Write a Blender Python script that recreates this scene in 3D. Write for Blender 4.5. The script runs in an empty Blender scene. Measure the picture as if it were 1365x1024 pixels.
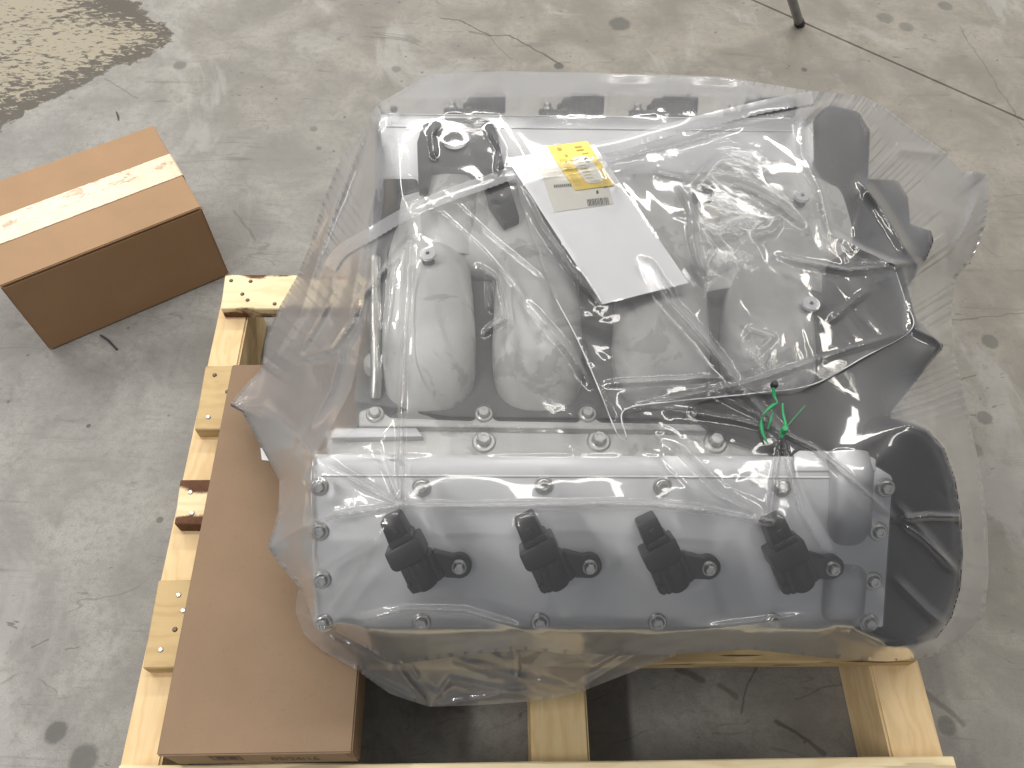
import bpy, bmesh, math, random, time
import numpy as np
from mathutils import Vector, Matrix
from mathutils.bvhtree import BVHTree
from mathutils.geometry import delaunay_2d_cdt

random.seed(7)
rng = np.random.default_rng(7)
S = bpy.context.scene
C = S.collection
R = math.radians

# ------------------------------------------------------------------ camera
CAM_H, TILT, ROLL, FPX, PW, PH = 1.225, R(57.88), R(2.15), 1105.0, 1365.0, 1024.0
_f = Vector((0, math.cos(TILT), -math.sin(TILT)))
_r0 = Vector((1, 0, 0))
_u0 = _r0.cross(_f)
_r = math.cos(ROLL) * _r0 + math.sin(ROLL) * _u0
_u = -math.sin(ROLL) * _r0 + math.cos(ROLL) * _u0
CAM = Vector((0, 0, CAM_H))
cam = bpy.data.cameras.new('camera')
cam.sensor_width = 36
cam.lens = 36 * FPX / PW
cam.clip_start = 0.02
cam.clip_end = 200
camo = bpy.data.objects.new('camera', cam)
C.objects.link(camo)
camo.matrix_world = Matrix(((_r.x, _u.x, -_f.x, 0), (_r.y, _u.y, -_f.y, 0), (_r.z, _u.z, -_f.z, CAM_H), (0, 0, 0, 1)))
S.camera = camo

# ------------------------------------------------------------------ world, lamps, exposure
w = bpy.data.worlds.new('World')
S.world = w
w.use_nodes = True
w.node_tree.nodes['Background'].inputs['Color'].default_value = (0.97, 0.98, 1.0, 1)
w.node_tree.nodes['Background'].inputs['Strength'].default_value = 0.25


def strip_lamp(name, loc, sx, sy, power, col=(1, 0.97, 0.92), rz=0):
    l = bpy.data.lights.new(name, 'AREA')
    l.shape = 'RECTANGLE'
    l.size, l.size_y = sx, sy
    l.energy = power
    l.color = col
    o = bpy.data.objects.new(name, l)
    C.objects.link(o)
    o.location = loc
    o.rotation_euler = (0, 0, rz)
    return o


strip_lamp('ceiling_or_added_lamp', (0.2, 1.35, 4.6), 5.0, 0.35, 80)
strip_lamp('ceiling_or_added_lamp', (0.2, 5.7, 4.6), 6.0, 0.5, 225)
strip_lamp('ceiling_or_added_lamp', (-3.0, -1.2, 4.6), 0.4, 2.6, 120)  # added fill, no known source; brightens the floor in the pallet gaps
strip_lamp('ceiling_or_added_lamp', (-3.9, 4.4, 4.6), 0.4, 4.2, 190)
strip_lamp('ceiling_or_added_lamp', (4.1, 4.0, 4.6), 0.4, 4.2, 100, (1, 0.95, 0.86))  # unseen side lamp, added so lengthwise creases catch glints

S.view_settings.view_transform = 'Standard'
S.view_settings.look = 'None'
S.view_settings.exposure = 0.36
S.view_settings.gamma = 1.0
S.cycles.use_denoising = True
S.cycles.max_bounces = 14
S.cycles.transparent_max_bounces = 24
S.cycles.transmission_bounces = 10
S.cycles.caustics_refractive = True
S.cycles.caustics_reflective = False
S.cycles.sample_clamp_indirect = 12.0


# ------------------------------------------------------------------ helpers
def ray(px, py):
    return (_f + _r * ((px - PW / 2) / FPX) - _u * ((py - PH / 2) / FPX))


def at(px, py, z):
    """point of the place at height z on the sight line through a photo position"""
    d = ray(px, py)
    return CAM + d * ((z - CAM_H) / d.z)


def on_plane(px, py, o, n):
    d = ray(px, py)
    return CAM + d * ((o - CAM).dot(n) / d.dot(n))


def empty(name, loc, label, cat, rz=0.0, group=None):
    o = bpy.data.objects.new(name, None)
    o.empty_display_size = 0.05
    C.objects.link(o)
    o.location = loc
    o.rotation_euler = (0, 0, rz)
    o['label'] = label
    o['category'] = cat
    if group:
        o['group'] = group
    return o


def mesh_obj(name, verts, faces, mat, parent=None, smooth=False, loc=None):
    """world-space verts; the parent transform is undone so the part stays where built"""
    me = bpy.data.meshes.new(name)
    me.from_pydata([tuple(v) for v in verts], [], faces)
    me.validate()
    me.update()
    if smooth:
        me.polygons.foreach_set('use_smooth', [True] * len(me.polygons))
    me.materials.append(mat)
    o = bpy.data.objects.new(name, me)
    C.objects.link(o)
    if parent is not None:
        o.parent = parent
        bpy.context.view_layer.update()
        o.matrix_parent_inverse = parent.matrix_world.inverted()
    return o


def bm_obj(name, bm, mat, parent=None, smooth_angle=None):
    bmesh.ops.recalc_face_normals(bm, faces=bm.faces[:])
    me = bpy.data.meshes.new(name)
    if smooth_angle is not None:
        for f in bm.faces:
            f.smooth = True
        for e in bm.edges:
            if len(e.link_faces) == 2 and e.calc_face_angle(0) > smooth_angle:
                e.smooth = False
    bm.to_mesh(me)
    bm.free()
    me.materials.append(mat)
    o = bpy.data.objects.new(name, me)
    C.objects.link(o)
    if parent is not None:
        o.parent = parent
        bpy.context.view_layer.update()
        o.matrix_parent_inverse = parent.matrix_world.inverted()
    return o


def prism(name, pts, down, mat, parent=None, bevel=0.003, seg=2, smooth=R(35), taper=0.0):
    """closed solid: polygon pts swept along the vector down, edges rounded"""
    bm = bmesh.new()
    cen = sum(pts, Vector()) / len(pts)
    a = [bm.verts.new(p) for p in pts]
    b = [bm.verts.new(p + down + (p - cen) * taper) for p in pts]
    bm.faces.new(a)
    bm.faces.new(b[::-1])
    n = len(pts)
    for i in range(n):
        j = (i + 1) % n
        bm.faces.new((a[j], a[i], b[i], b[j]))
    bmesh.ops.recalc_face_normals(bm, faces=bm.faces[:])
    if bevel > 0:
        es = [e for e in bm.edges if e.calc_face_angle(0) > R(20)]
        bmesh.ops.bevel(bm, geom=es, offset=bevel, segments=seg, affect='EDGES', profile=0.5, clamp_overlap=True)
    return bm_obj(name, bm, mat, parent, smooth)


def frame_box(bm, o, ax, ay, az):
    """box with corner o and edge vectors ax ay az"""
    v = [bm.verts.new(o + ax * i + ay * j + az * k) for k in (0, 1) for j in (0, 1) for i in (0, 1)]
    for f in ((0, 2, 3, 1), (4, 5, 7, 6), (0, 1, 5, 4), (2, 6, 7, 3), (0, 4, 6, 2), (1, 3, 7, 5)):
        bm.faces.new([v[i] for i in f])


def box(name, o, ax, ay, az, mat, parent=None, bevel=0.002, seg=2):
    bm = bmesh.new()
    frame_box(bm, o, ax, ay, az)
    if bevel:
        bmesh.ops.bevel(bm, geom=bm.edges[:], offset=bevel, segments=seg, affect='EDGES', profile=0.5, clamp_overlap=True)
    return bm_obj(name, bm, mat, parent, R(40))


def lathe(bm, o, axis, prof, n=16, xdir=None):
    """prof: list of (radius, height along axis)"""
    axis = axis.normalized()
    x = (xdir or axis.orthogonal()).normalized()
    y = axis.cross(x)
    rings = []
    for r_, h in prof:
        if r_ < 1e-6:
            rings.append([bm.verts.new(o + axis * h)])
        else:
            rings.append([bm.verts.new(o + axis * h + (x * math.cos(2 * math.pi * k / n) + y * math.sin(2 * math.pi * k / n)) * r_) for k in range(n)])
    for a, b in zip(rings, rings[1:]):
        if len(a) == 1 and len(b) == 1:
            continue
        for k in range(n):
            k2 = (k + 1) % n
            if len(a) == 1:
                bm.faces.new((a[0], b[k], b[k2]))
            elif len(b) == 1:
                bm.faces.new((a[k], b[0], a[k2]))
            else:
                bm.faces.new((a[k], b[k], b[k2], a[k2]))


def tube(name, pts, rad, mat, parent=None, n=8):
    bm = bmesh.new()
    rings = []
    m = len(pts)
    rads = rad if isinstance(rad, (list, tuple)) else [rad] * m
    ref = Vector((0.3, 0.2, 1)).normalized()
    for i, p in enumerate(pts):
        t = (pts[min(i + 1, m - 1)] - pts[max(i - 1, 0)]).normalized()
        x = t.cross(ref)
        if x.length < 1e-3:
            x = t.orthogonal()
        x.normalize()
        y = t.cross(x)
        rings.append([bm.verts.new(p + (x * math.cos(2 * math.pi * k / n) + y * math.sin(2 * math.pi * k / n)) * rads[i]) for k in range(n)])
    for a, b in zip(rings, rings[1:]):
        for k in range(n):
            bm.faces.new((a[k], a[(k + 1) % n], b[(k + 1) % n], b[k]))
    bm.faces.new(rings[0])
    bm.faces.new(rings[-1][::-1])
    return bm_obj(name, bm, mat, parent, R(50))


def inside_poly(poly, U, V):
    P = np.asarray(poly, float)
    r_ = np.zeros(U.shape, bool)
    n = len(P)
    for i in range(n):
        x0, y0 = P[i]
        x1, y1 = P[(i + 1) % n]
        if y0 == y1:
            continue
        c = ((y0 > V) != (y1 > V)) & (U < (x1 - x0) * (V - y0) / (y1 - y0) + x0)
        r_ ^= c
    return r_


def catmull(pts, n):
    out = []
    P = [pts[0]] + list(pts) + [pts[-1]]
    for i in range(1, len(P) - 2):
        for k in range(n):
            t = k / n
            a, b, c, d = P[i - 1], P[i], P[i + 1], P[i + 2]
            out.append(0.5 * ((2 * b) + (c - a) * t + (2 * a - 5 * b + 4 * c - d) * t * t + (3 * b - a - 3 * c + d) * t ** 3))
    out.append(pts[-1])
    return out


def sweep(name, path, side, wid, hei, mat, parent=None, n=24, power=3.0, round_ends=True):
    """super-elliptic section swept along a path: wid along 'side', hei across"""
    bm = bmesh.new()
    m = len(path)
    rings = []
    for i, p in enumerate(path):
        t = (path[min(i + 1, m - 1)] - path[max(i - 1, 0)]).normalized()
        nrm = side.cross(t).normalized()
        w_ = wid[i] if isinstance(wid, (list, tuple)) else wid
        h_ = hei[i] if isinstance(hei, (list, tuple)) else hei
        ring = []
        for k in range(n):
            a = 2 * math.pi * k / n
            ca, sa = math.cos(a), math.sin(a)
            ring.append(bm.verts.new(p + side * (0.5 * w_ * math.copysign(abs(ca) ** (2 / power), ca)) + nrm * (0.5 * h_ * math.copysign(abs(sa) ** (2 / power), sa))))
        rings.append(ring)
    for a, b in zip(rings, rings[1:]):
        for k in range(n):
            bm.faces.new((a[k], a[(k + 1) % n], b[(k + 1) % n], b[k]))
    bm.faces.new(rings[0][::-1])
    bm.faces.new(rings[-1])
    return bm_obj(name, bm, mat, parent, R(50))


# ------------------------------------------------------------------ node helpers
class NT:
    def __init__(self, name):
        self.m = bpy.data.materials.new(name)
        self.m.use_nodes = True
        self.t = self.m.node_tree
        self.t.nodes.clear()
        self.out = self.t.nodes.new('ShaderNodeOutputMaterial')

    def n(self, typ, **kw):
        nd = self.t.nodes.new(typ)
        ins = kw.pop('ins', {})
        for k, v in kw.items():
            setattr(nd, k, v)
        for k, v in ins.items():
            s = nd.inputs[k]
            if isinstance(v, bpy.types.NodeSocket):
                self.t.links.new(v, s)
            else:
                if isinstance(v, tuple) and len(v) == 3 and s.type == 'RGBA':
                    v = (*v, 1)
                s.default_value = v
        return nd

    def math(self, op, a, b=0.0, c=0.0, clamp=False):
        nd = self.n('ShaderNodeMath', operation=op, use_clamp=clamp, ins={0: a, 1: b, 2: c})
        return nd.outputs[0]

    def coord(self, which='Object', scale=(1, 1, 1), loc=(0, 0, 0), rot=(0, 0, 0)):
        if which == 'World':
            src = self.n('ShaderNodeNewGeometry').outputs['Position']
        else:
            src = self.n('ShaderNodeTexCoord').outputs[which]
        return self.n('ShaderNodeMapping', ins={'Vector': src, 'Location': loc, 'Rotation': rot, 'Scale': scale}).outputs[0]

    def noise(self, vec, scale, detail=4, rough=0.55, dist=0.0):
        return self.n('ShaderNodeTexNoise', ins={'Vector': vec, 'Scale': scale, 'Detail': detail, 'Roughness': rough, 'Distortion': dist}).outputs['Fac']

    def ramp(self, fac, stops):
        nd = self.n('ShaderNodeValToRGB', ins={'Fac': fac})
        cr = nd.color_ramp
        while len(cr.elements) < len(stops):
            cr.elements.new(0.5)
        for e, (p, c) in zip(cr.elements, stops):
            e.position = p
            e.color = (c, c, c, 1) if not isinstance(c, tuple) else (*c, 1)
        return nd.outputs['Color']

    def step(self, x, a, b):
        return self.n('ShaderNodeMapRange', interpolation_type='SMOOTHSTEP', ins={'Value': x, 'From Min': a, 'From Max': b, 'To Min': 0.0, 'To Max': 1.0}).outputs[0]

    def mix(self, fac, a, b, mode='MIX'):
        nd = self.n('ShaderNodeMix', data_type='RGBA', blend_type=mode)
        for i, v in ((0, fac), (6, a), (7, b)):
            s = nd.inputs[i]
            if isinstance(v, bpy.types.NodeSocket):
                self.t.links.new(v, s)
            else:
                s.default_value = (*v, 1) if isinstance(v, tuple) and len(v) == 3 else v
        return nd.outputs[2]

    def bump(self, h, strength=0.3, dist=0.001, normal=None):
        ins = {'Height': h, 'Strength': strength, 'Distance': dist}
        if normal is not None:
            ins['Normal'] = normal
        return self.n('ShaderNodeBump', ins=ins).outputs[0]

    def pbr(self, col, rough=0.5, metal=0.0, normal=None, **kw):
        ins = {'Base Color': col, 'Roughness': rough, 'Metallic': metal}
        if normal is not None:
            ins['Normal'] = normal
        ins.update(kw)
        b = self.n('ShaderNodeBsdfPrincipled', ins=ins)
        self.t.links.new(b.outputs[0], self.out.inputs[0])
        return self.m


def plain(name, col, rough=0.5, metal=0.0, var=0.12, nscale=40, bump=0.0, bscale=300, detail=4, spec=0.5):
    t = NT(name)
    v = t.coord('World')
    n = t.noise(v, nscale, detail)
    lo = tuple(c * (1 - var) for c in col)
    hi = tuple(min(1, c * (1 + var)) for c in col)
    c = t.ramp(n, [(0.3, lo), (0.7, hi)])
    nm = None
    if bump:
        nm = t.bump(t.noise(v, bscale, 3), bump, 0.0006)
    rr = t.n('ShaderNodeMapRange', ins={'Value': n, 'To Min': rough * 0.85, 'To Max': min(1, rough * 1.15)}).outputs[0]
    return t.pbr(c, rr, metal, nm, **{'Specular IOR Level': spec})


# ------------------------------------------------------------------ materials
M = {}
M['black_plastic'] = plain('black_plastic', (0.011, 0.012, 0.015), 0.42, 0, 0.2, 60, 0.12, 900)
M['black_cover'] = plain('black_cover', (0.010, 0.010, 0.012), 0.5, 0, 0.3, 25, 0.2, 500, 4, 0.25)
M['cast'] = plain('cast_aluminium', (0.60, 0.60, 0.585), 0.5, 0.05, 0.14, 18, 0.35, 700, 6)


def cast_mat():
    t = NT('cast_aluminium')
    v = t.coord('World')
    n1 = t.noise(v, 22, 5, 0.6)
    grain = t.noise(v, 900, 2, 0.6)
    st = t.step(t.noise(v, 13, 5, 0.62, 0.6), 0.54, 0.585)
    c = t.mix(n1, (0.50, 0.50, 0.49), (0.66, 0.66, 0.64))
    c = t.mix(t.math('MULTIPLY', st, 0.5), c, (0.30, 0.295, 0.285))
    c = t.mix(t.math('MULTIPLY', t.step(grain, 0.55, 0.75), 0.3), c, (0.3, 0.3, 0.29))
    return t.pbr(c, 0.5, 0.1, t.bump(t.math('ADD', grain, n1), 0.4, 0.0008))


M['cast'] = cast_mat()
M['cast_dark'] = plain('cast_aluminium_dark', (0.085, 0.085, 0.083), 0.6, 0.1, 0.25, 14, 0.4, 500, 6)  # dark cast metal; on the intake base it stands in for shade between runners
M['zinc'] = plain('zinc_bolt', (0.6, 0.6, 0.58), 0.32, 0.9, 0.1, 80)
M['glint_metal'] = plain('glint_bead', (0.86, 0.87, 0.88), 0.5, 0.3, 0.03, 30)  # pale colour that carries the ridge's edge highlight
M['white_washer'] = plain('white_washer', (0.7, 0.71, 0.72), 0.4, 0, 0.05, 80)
M['steel_leg'] = plain('painted_steel', (0.2, 0.205, 0.21), 0.38, 0.6, 0.25, 30, 0.1, 300)
M['rubber'] = plain('rubber', (0.03, 0.03, 0.03), 0.7)
M['green'] = plain('green_plastic', (0.015, 0.27, 0.09), 0.4, 0, 0.2, 100)
M['white_paper'] = plain('white_paper', (0.95, 0.95, 0.97), 0.6, 0, 0.02, 12)
M['cream_label'] = plain('cream_label', (0.76, 0.74, 0.66), 0.5, 0, 0.03, 30)
M['yellow'] = plain('yellow_plastic', (0.82, 0.60, 0.09), 0.35, 0, 0.06, 60)
M['ink'] = plain('black_ink', (0.03, 0.03, 0.035), 0.6)
M['faded_ink'] = plain('faded_ink', (0.48, 0.34, 0.06), 0.6)
M['box_ink'] = plain('box_ink', (0.05, 0.03, 0.018), 0.7)


def machined():
    t = NT('machined_aluminium')
    v = t.coord('World', (3, 160, 160))
    st = t.noise(v, 4, 3)
    big = t.noise(t.coord('World'), 5, 2)
    c = t.mix(big, (0.55, 0.565, 0.60), (0.66, 0.66, 0.655))
    rr = t.n('ShaderNodeMapRange', ins={'Value': st, 'To Min': 0.42, 'To Max': 0.58}).outputs[0]
    return t.pbr(c, rr, 0.45, t.bump(st, 0.12, 0.0004))


M['machined'] = machined()


def cardboard(name, base, rot=0.0):
    t = NT(name)
    v = t.coord('World')
    big = t.noise(v, 6, 4, 0.6)
    fine = t.noise(v, 240, 3, 0.7)
    fl = t.noise(t.coord('Object', (6, 260, 60)), 1.5, 2)
    c = t.mix(t.ramp(big, [(0.3, 0.0), (0.7, 1.0)]), tuple(x * 0.9 for x in base), tuple(min(1, x * 1.08) for x in base))
    c = t.mix(t.math('MULTIPLY', t.step(fine, 0.56, 0.72), 0.35), c, tuple(x * 0.72 for x in base))
    scuff = t.step(t.noise(v, 28, 6, 0.7, 0.6), 0.68, 0.78)
    c = t.mix(t.math('MULTIPLY', scuff, 0.3), c, tuple(min(1, x * 1.35) for x in base))
    h = t.math('ADD', t.math('MULTIPLY', fl, 0.5), t.math('MULTIPLY', fine, 0.5))
    return t.pbr(c, 0.68, 0, t.bump(h, 0.15, 0.0006), **{'Specular IOR Level': 0.3})


M['card'] = cardboard('cardboard', (0.33, 0.205, 0.113))
M['card_long'] = cardboard('cardboard_long', (0.245, 0.163, 0.100))
M['card_edge'] = plain('torn_kraft', (0.20, 0.115, 0.06), 0.8, 0, 0.3, 120)


def tape_mat():
    t = NT('packing_tape')
    v = t.coord('Object')
    tear = t.noise(t.coord('Object', (1, 2.2, 1)), 34, 6, 0.65, 0.4)
    a = t.math('MAXIMUM', t.step(tear, 0.40, 0.44), t.step(t.n('ShaderNodeSeparateXYZ', ins={0: t.n('ShaderNodeTexCoord').outputs['Object']}).outputs['Y'], 0.122, 0.112))
    c = t.mix(t.noise(v, 30, 4), (0.60, 0.46, 0.31), (0.72, 0.59, 0.43))
    wr = t.noise(t.coord('Object', (1.5, 14, 1)), 22, 4, 0.6)
    return t.pbr(t.mix(a, (0.44, 0.29, 0.17), c), 0.22, 0, t.bump(wr, 0.5, 0.0012))


M['tape'] = tape_mat()


def wood(name, base, dark, bark=0.0, seed=0.0, edge_y=None, crack=0.0):
    """grain runs along the object's x; bark (wane) follows the two long edges"""
    t = NT(name)
    v = t.coord('Object', (1, 1, 1), (seed, seed * 1.7, seed * 0.3))
    vs = t.coord('Object', (1.2, 22, 22), (seed, seed * 1.7, 0))
    warp = t.noise(t.coord('Object', (2, 6, 6), (seed, 0, 0)), 3, 3)
    vv = t.n('ShaderNodeVectorMath', operation='ADD', ins={0: vs, 1: t.n('ShaderNodeCombineXYZ', ins={'Y': t.math('MULTIPLY', warp, 3.0)}).outputs[0]}).outputs[0]
    rings = t.n('ShaderNodeTexWave', wave_type='BANDS', bands_direction='Y', ins={'Vector': vv, 'Scale': 0.55, 'Distortion': 2.2, 'Detail': 3, 'Detail Scale': 1.2}).outputs['Fac']
    fine = t.noise(t.coord('Object', (4, 160, 160), (seed, 0, 0)), 3, 3)
    c = t.mix(t.math('MULTIPLY', t.math('POWER', rings, 2.0), 0.4), base, dark)
    c = t.mix(t.math('MULTIPLY', t.step(fine, 0.5, 0.75), 0.3), c, tuple(x * 0.72 for x in base))
    blot = t.noise(v, 9, 4, 0.6)
    c = t.mix(t.math('MULTIPLY', t.step(blot, 0.45, 0.75), 0.4), c, tuple(min(1, x * 1.25) for x in base))
    kn = t.n('ShaderNodeTexVoronoi', feature='F1', ins={'Vector': t.coord('Object', (3.2, 9, 9), (seed * 3, seed, 0)), 'Scale': 1.0}).outputs['Distance']
    c = t.mix(t.math('MULTIPLY', t.math('SUBTRACT', 1.0, t.step(kn, 0.06, 0.17)), 0.8), c, (0.17, 0.075, 0.03))
    if bark > 0 and edge_y:
        sep = t.n('ShaderNodeSeparateXYZ', ins={0: t.n('ShaderNodeTexCoord').outputs['Object']})
        y = sep.outputs['Y']
        d = t.math('MINIMUM', t.math('SUBTRACT', y, edge_y[0]), t.math('SUBTRACT', edge_y[1], y))
        nn = t.noise(t.coord('Object', (9, 14, 14), (seed, 0, 0)), 1.6, 5, 0.6)
        m = t.step(t.math('SUBTRACT', t.math('ADD', d, t.math('MULTIPLY', t.math('SUBTRACT', nn, 0.5), 0.05)), bark), 0.0035, -0.0035)
        bk = t.mix(t.noise(v, 90, 5), (0.055, 0.02, 0.011), (0.17, 0.075, 0.035))
        c = t.mix(m, c, bk)
    if crack:
        ck = t.noise(t.coord('Object', (7, 95, 95), (seed, 0.3, 0)), 1.0, 2)
        c = t.mix(t.math('MULTIPLY', t.step(ck, 0.59, 0.63), crack), c, (0.07, 0.04, 0.018))
    rough_h = t.math('ADD', t.math('MULTIPLY', fine, 0.6), t.math('MULTIPLY', rings, 0.4))
    return t.pbr(c, 0.72, 0, t.bump(rough_h, 0.3, 0.001), **{'Specular IOR Level': 0.25})


# ------------------------------------------------------------------ floor
def floor_mat():
    t = NT('stained_concrete')
    P = t.n('ShaderNodeNewGeometry').outputs['Position']
    sep = t.n('ShaderNodeSeparateXYZ', ins={0: P})
    X, Y = sep.outputs['X'], sep.outputs['Y']
    big = t.noise(P, 1.6, 5, 0.6, 0.3)
    mid = t.noise(P, 7.0, 6, 0.62, 0.5)
    fine = t.noise(P, 75, 6, 0.75)
    # trowelled, worn concrete: cool grey on the left, warmer and darker to the right and back
    c = t.mix(t.step(mid, 0.32, 0.7), (0.275, 0.27, 0.258), (0.425, 0.418, 0.40))
    warm = t.step(t.math('ADD', t.math('ADD', t.math('MULTIPLY', X, 0.30), t.math('MULTIPLY', Y, 0.22)), t.math('MULTIPLY', big, 0.9)), 0.3, 1.0)
    c = t.mix(t.math('MULTIPLY', warm, 0.85), c, t.mix(t.step(mid, 0.3, 0.72), (0.215, 0.192, 0.158), (0.36, 0.327, 0.272)))
    c = t.mix(t.math('MULTIPLY', t.step(fine, 0.46, 0.64), 0.42), c, (0.22, 0.215, 0.20))
    grit = t.noise(P, 420, 3, 0.7)
    c = t.mix(t.math('MULTIPLY', t.step(grit, 0.47, 0.66), 0.38), c, (0.17, 0.165, 0.15))
    trow = t.noise(t.coord('World', (5, 34, 1), (1, 4, 0), (0, 0, 0.75)), 1.0, 6, 0.7, 1.0)
    c = t.mix(t.math('MULTIPLY', t.step(trow, 0.5, 0.66), 0.3), c, (0.24, 0.236, 0.22))
    # pale laitance patches
    pale = t.step(t.noise(t.coord('World', (1.2, 0.8, 1), (3, 1, 0), (0, 0, 0.5)), 3.3, 6, 0.65, 0.8), 0.56, 0.66)
    c = t.mix(t.math('MULTIPLY', pale, 0.35), c, (0.50, 0.50, 0.485))
    # dark grime in two sweeping directions
    for rz, sc, lo, st in ((0.55, (3, 26, 1), 0.66, 0.5), (-0.5, (3, 30, 1), 0.69, 0.5), (1.2, (4, 40, 1), 0.71, 0.45)):
        s = t.noise(t.coord('World', sc, (rz * 3, 2, 0), (0, 0, rz)), 1.5, 5, 0.62, 0.7)
        br = t.step(t.noise(P, 5.5, 6, 0.7), 0.44, 0.6)
        c = t.mix(t.math('MULTIPLY', t.math('MULTIPLY', t.step(s, lo - 0.09, lo + 0.04), br), st * 0.8), c, (0.10, 0.097, 0.085))
    # hairline scratches, worn areas and small chips
    for sc, lc, rz, wd, st in ((4.0, (1, 2, 0), 0.6, 0.0035, 0.45), (6.5, (7, 3, 0), -0.4, 0.003, 0.4), (3.2, (4, 9, 0), 1.9, 0.003, 0.4)):
        q = t.noise(t.coord('World', (sc * 0.35, sc, 1), lc, (0, 0, rz)), 1.0, 4, 0.55, 0.6)
        ln = t.math('SUBTRACT', 1.0, t.step(t.math('ABSOLUTE', t.math('SUBTRACT', q, 0.5)), wd * 0.3, wd))
        on = t.step(t.noise(t.coord('World', (1, 1, 1), lc), 6.0, 4, 0.7), 0.52, 0.6)
        c = t.mix(t.math('MULTIPLY', t.math('MULTIPLY', ln, on), st), c, (0.13, 0.125, 0.11))
    blotch = t.step(t.noise(t.coord('World', (1, 1, 1), (9, 9, 0)), 15, 7, 0.75, 0.4), 0.55, 0.68)
    c = t.mix(t.math('MULTIPLY', blotch, 0.38), c, (0.19, 0.185, 0.165))
    chip = t.step(t.noise(t.coord('World', (30, 75, 1), (3, 3, 0), (0, 0, 0.5)), 1.0, 4, 0.7, 0.4), 0.64, 0.68)
    c = t.mix(t.math('MULTIPLY', t.math('MULTIPLY', chip, t.step(t.noise(P, 4.2, 4, 0.6), 0.5, 0.6)), 0.7), c, (0.09, 0.085, 0.075))
    # specks
    sp = t.n('ShaderNodeTexVoronoi', feature='F1', ins={'Vector': P, 'Scale': 26.0}).outputs
    rnd = t.n('ShaderNodeSeparateColor', ins={0: sp['Color']}).outputs[0]
    spk = t.math('MULTIPLY', t.math('SUBTRACT', 1.0, t.step(sp['Distance'], 0.04, 0.11)), t.step(rnd, 0.72, 0.78))
    c = t.mix(t.math('MULTIPLY', spk, 0.7), c, (0.085, 0.08, 0.07))
    # worn-through beige coating in the far left corner
    a, b = at(0, 172, 0), at(245, 48, 0)
    d2 = at(165, 0, 0)
    e = (b - a).normalized()
    nl = Vector((-e.y, e.x, 0))
    dist1 = t.math('ADD', t.math('MULTIPLY', X, nl.x), t.math('ADD', t.math('MULTIPLY', Y, nl.y), -a.dot(nl)))
    e2 = (d2 - b).normalized()
    n2 = Vector((-e2.y, e2.x, 0))
    dist2 = t.math('ADD', t.math('MULTIPLY', X, n2.x), t.math('ADD', t.math('MULTIPLY', Y, n2.y), -b.dot(n2)))
    wob = t.math('MULTIPLY', t.math('SUBTRACT', t.noise(P, 9, 5, 0.65), 0.5), 0.16)
    dd = t.math('ADD', t.math('MINIMUM', dist1, dist2), wob)
    inside = t.step(dd, -0.003, 0.006)
    flake = t.noise(t.coord('World', (40, 105, 1), (0, 0, 0), (0, 0, -math.atan2(e.y, e.x) - 0.1)), 1.0, 6, 0.68, 0.5)
    thr = t.math('ADD', flake, t.math('MULTIPLY', t.math('SUBTRACT', 1.0, t.step(dd, 0.0, 0.11)), 0.16))
    thr = t.math('ADD', thr, t.math('MULTIPLY', t.math('SUBTRACT', t.noise(P, 4.5, 3), 0.5), 0.35))
    coat = t.mix(t.step(thr, 0.525, 0.56), t.mix(mid, (0.33, 0.29, 0.215), (0.42, 0.375, 0.285)), (0.105, 0.092, 0.075))
    c = t.mix(inside, c, coat)
    # round drip stains and oil spots
    for px, py, rad, st in ((75, 976, 0.016, 0.75), (112, 1012, 0.021, 0.7), (418, 172, 0.009, 0.5), (240, 87, 0.016, 0.6), (826, 32, 0.028, 0.75), (745, 88, 0.013, 0.9),
                            (528, 92, 0.012, 0.5), (1180, 24, 0.022, 0.5), (1208, 36, 0.02, 0.5), (1260, 8, 0.02, 0.55), (1320, 455, 0.017, 0.65), (1312, 557, 0.015, 0.6),
                            (1300, 600, 0.014, 0.5), (1262, 968, 0.014, 0.55), (1072, 93, 0.008, 0.9), (1247, 210, 0.01, 0.6), (213, 693, 0.006, 0.7), (425, 198, 0.007, 0.4), (118, 568, 0.004, 0.9)):
        p = at(px, py, 0)
        dn = t.n('ShaderNodeVectorMath', operation='DISTANCE', ins={0: P, 1: tuple(p)}).outputs['Value']
        dn = t.math('ADD', dn, t.math('MULTIPLY', t.math('SUBTRACT', fine, 0.5), rad * 0.9))
        c = t.mix(t.math('MULTIPLY', t.math('SUBTRACT', 1.0, t.step(dn, rad * 0.72, rad * 1.1)), st), c, (0.10, 0.10, 0.092))
    # hairline cracks and scratches
    warpn = t.n('ShaderNodeTexNoise', ins={'Vector': P, 'Scale': 22.0, 'Detail': 4})
    wv = t.n('ShaderNodeVectorMath', operation='SUBTRACT', ins={0: warpn.outputs['Color'], 1: (0.5, 0.5, 0.5)}).outputs[0]
    PWv = t.n('ShaderNodeVectorMath', operation='MULTIPLY_ADD', ins={0: wv, 1: (0.02, 0.02, 0), 2: P}).outputs[0]
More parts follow.
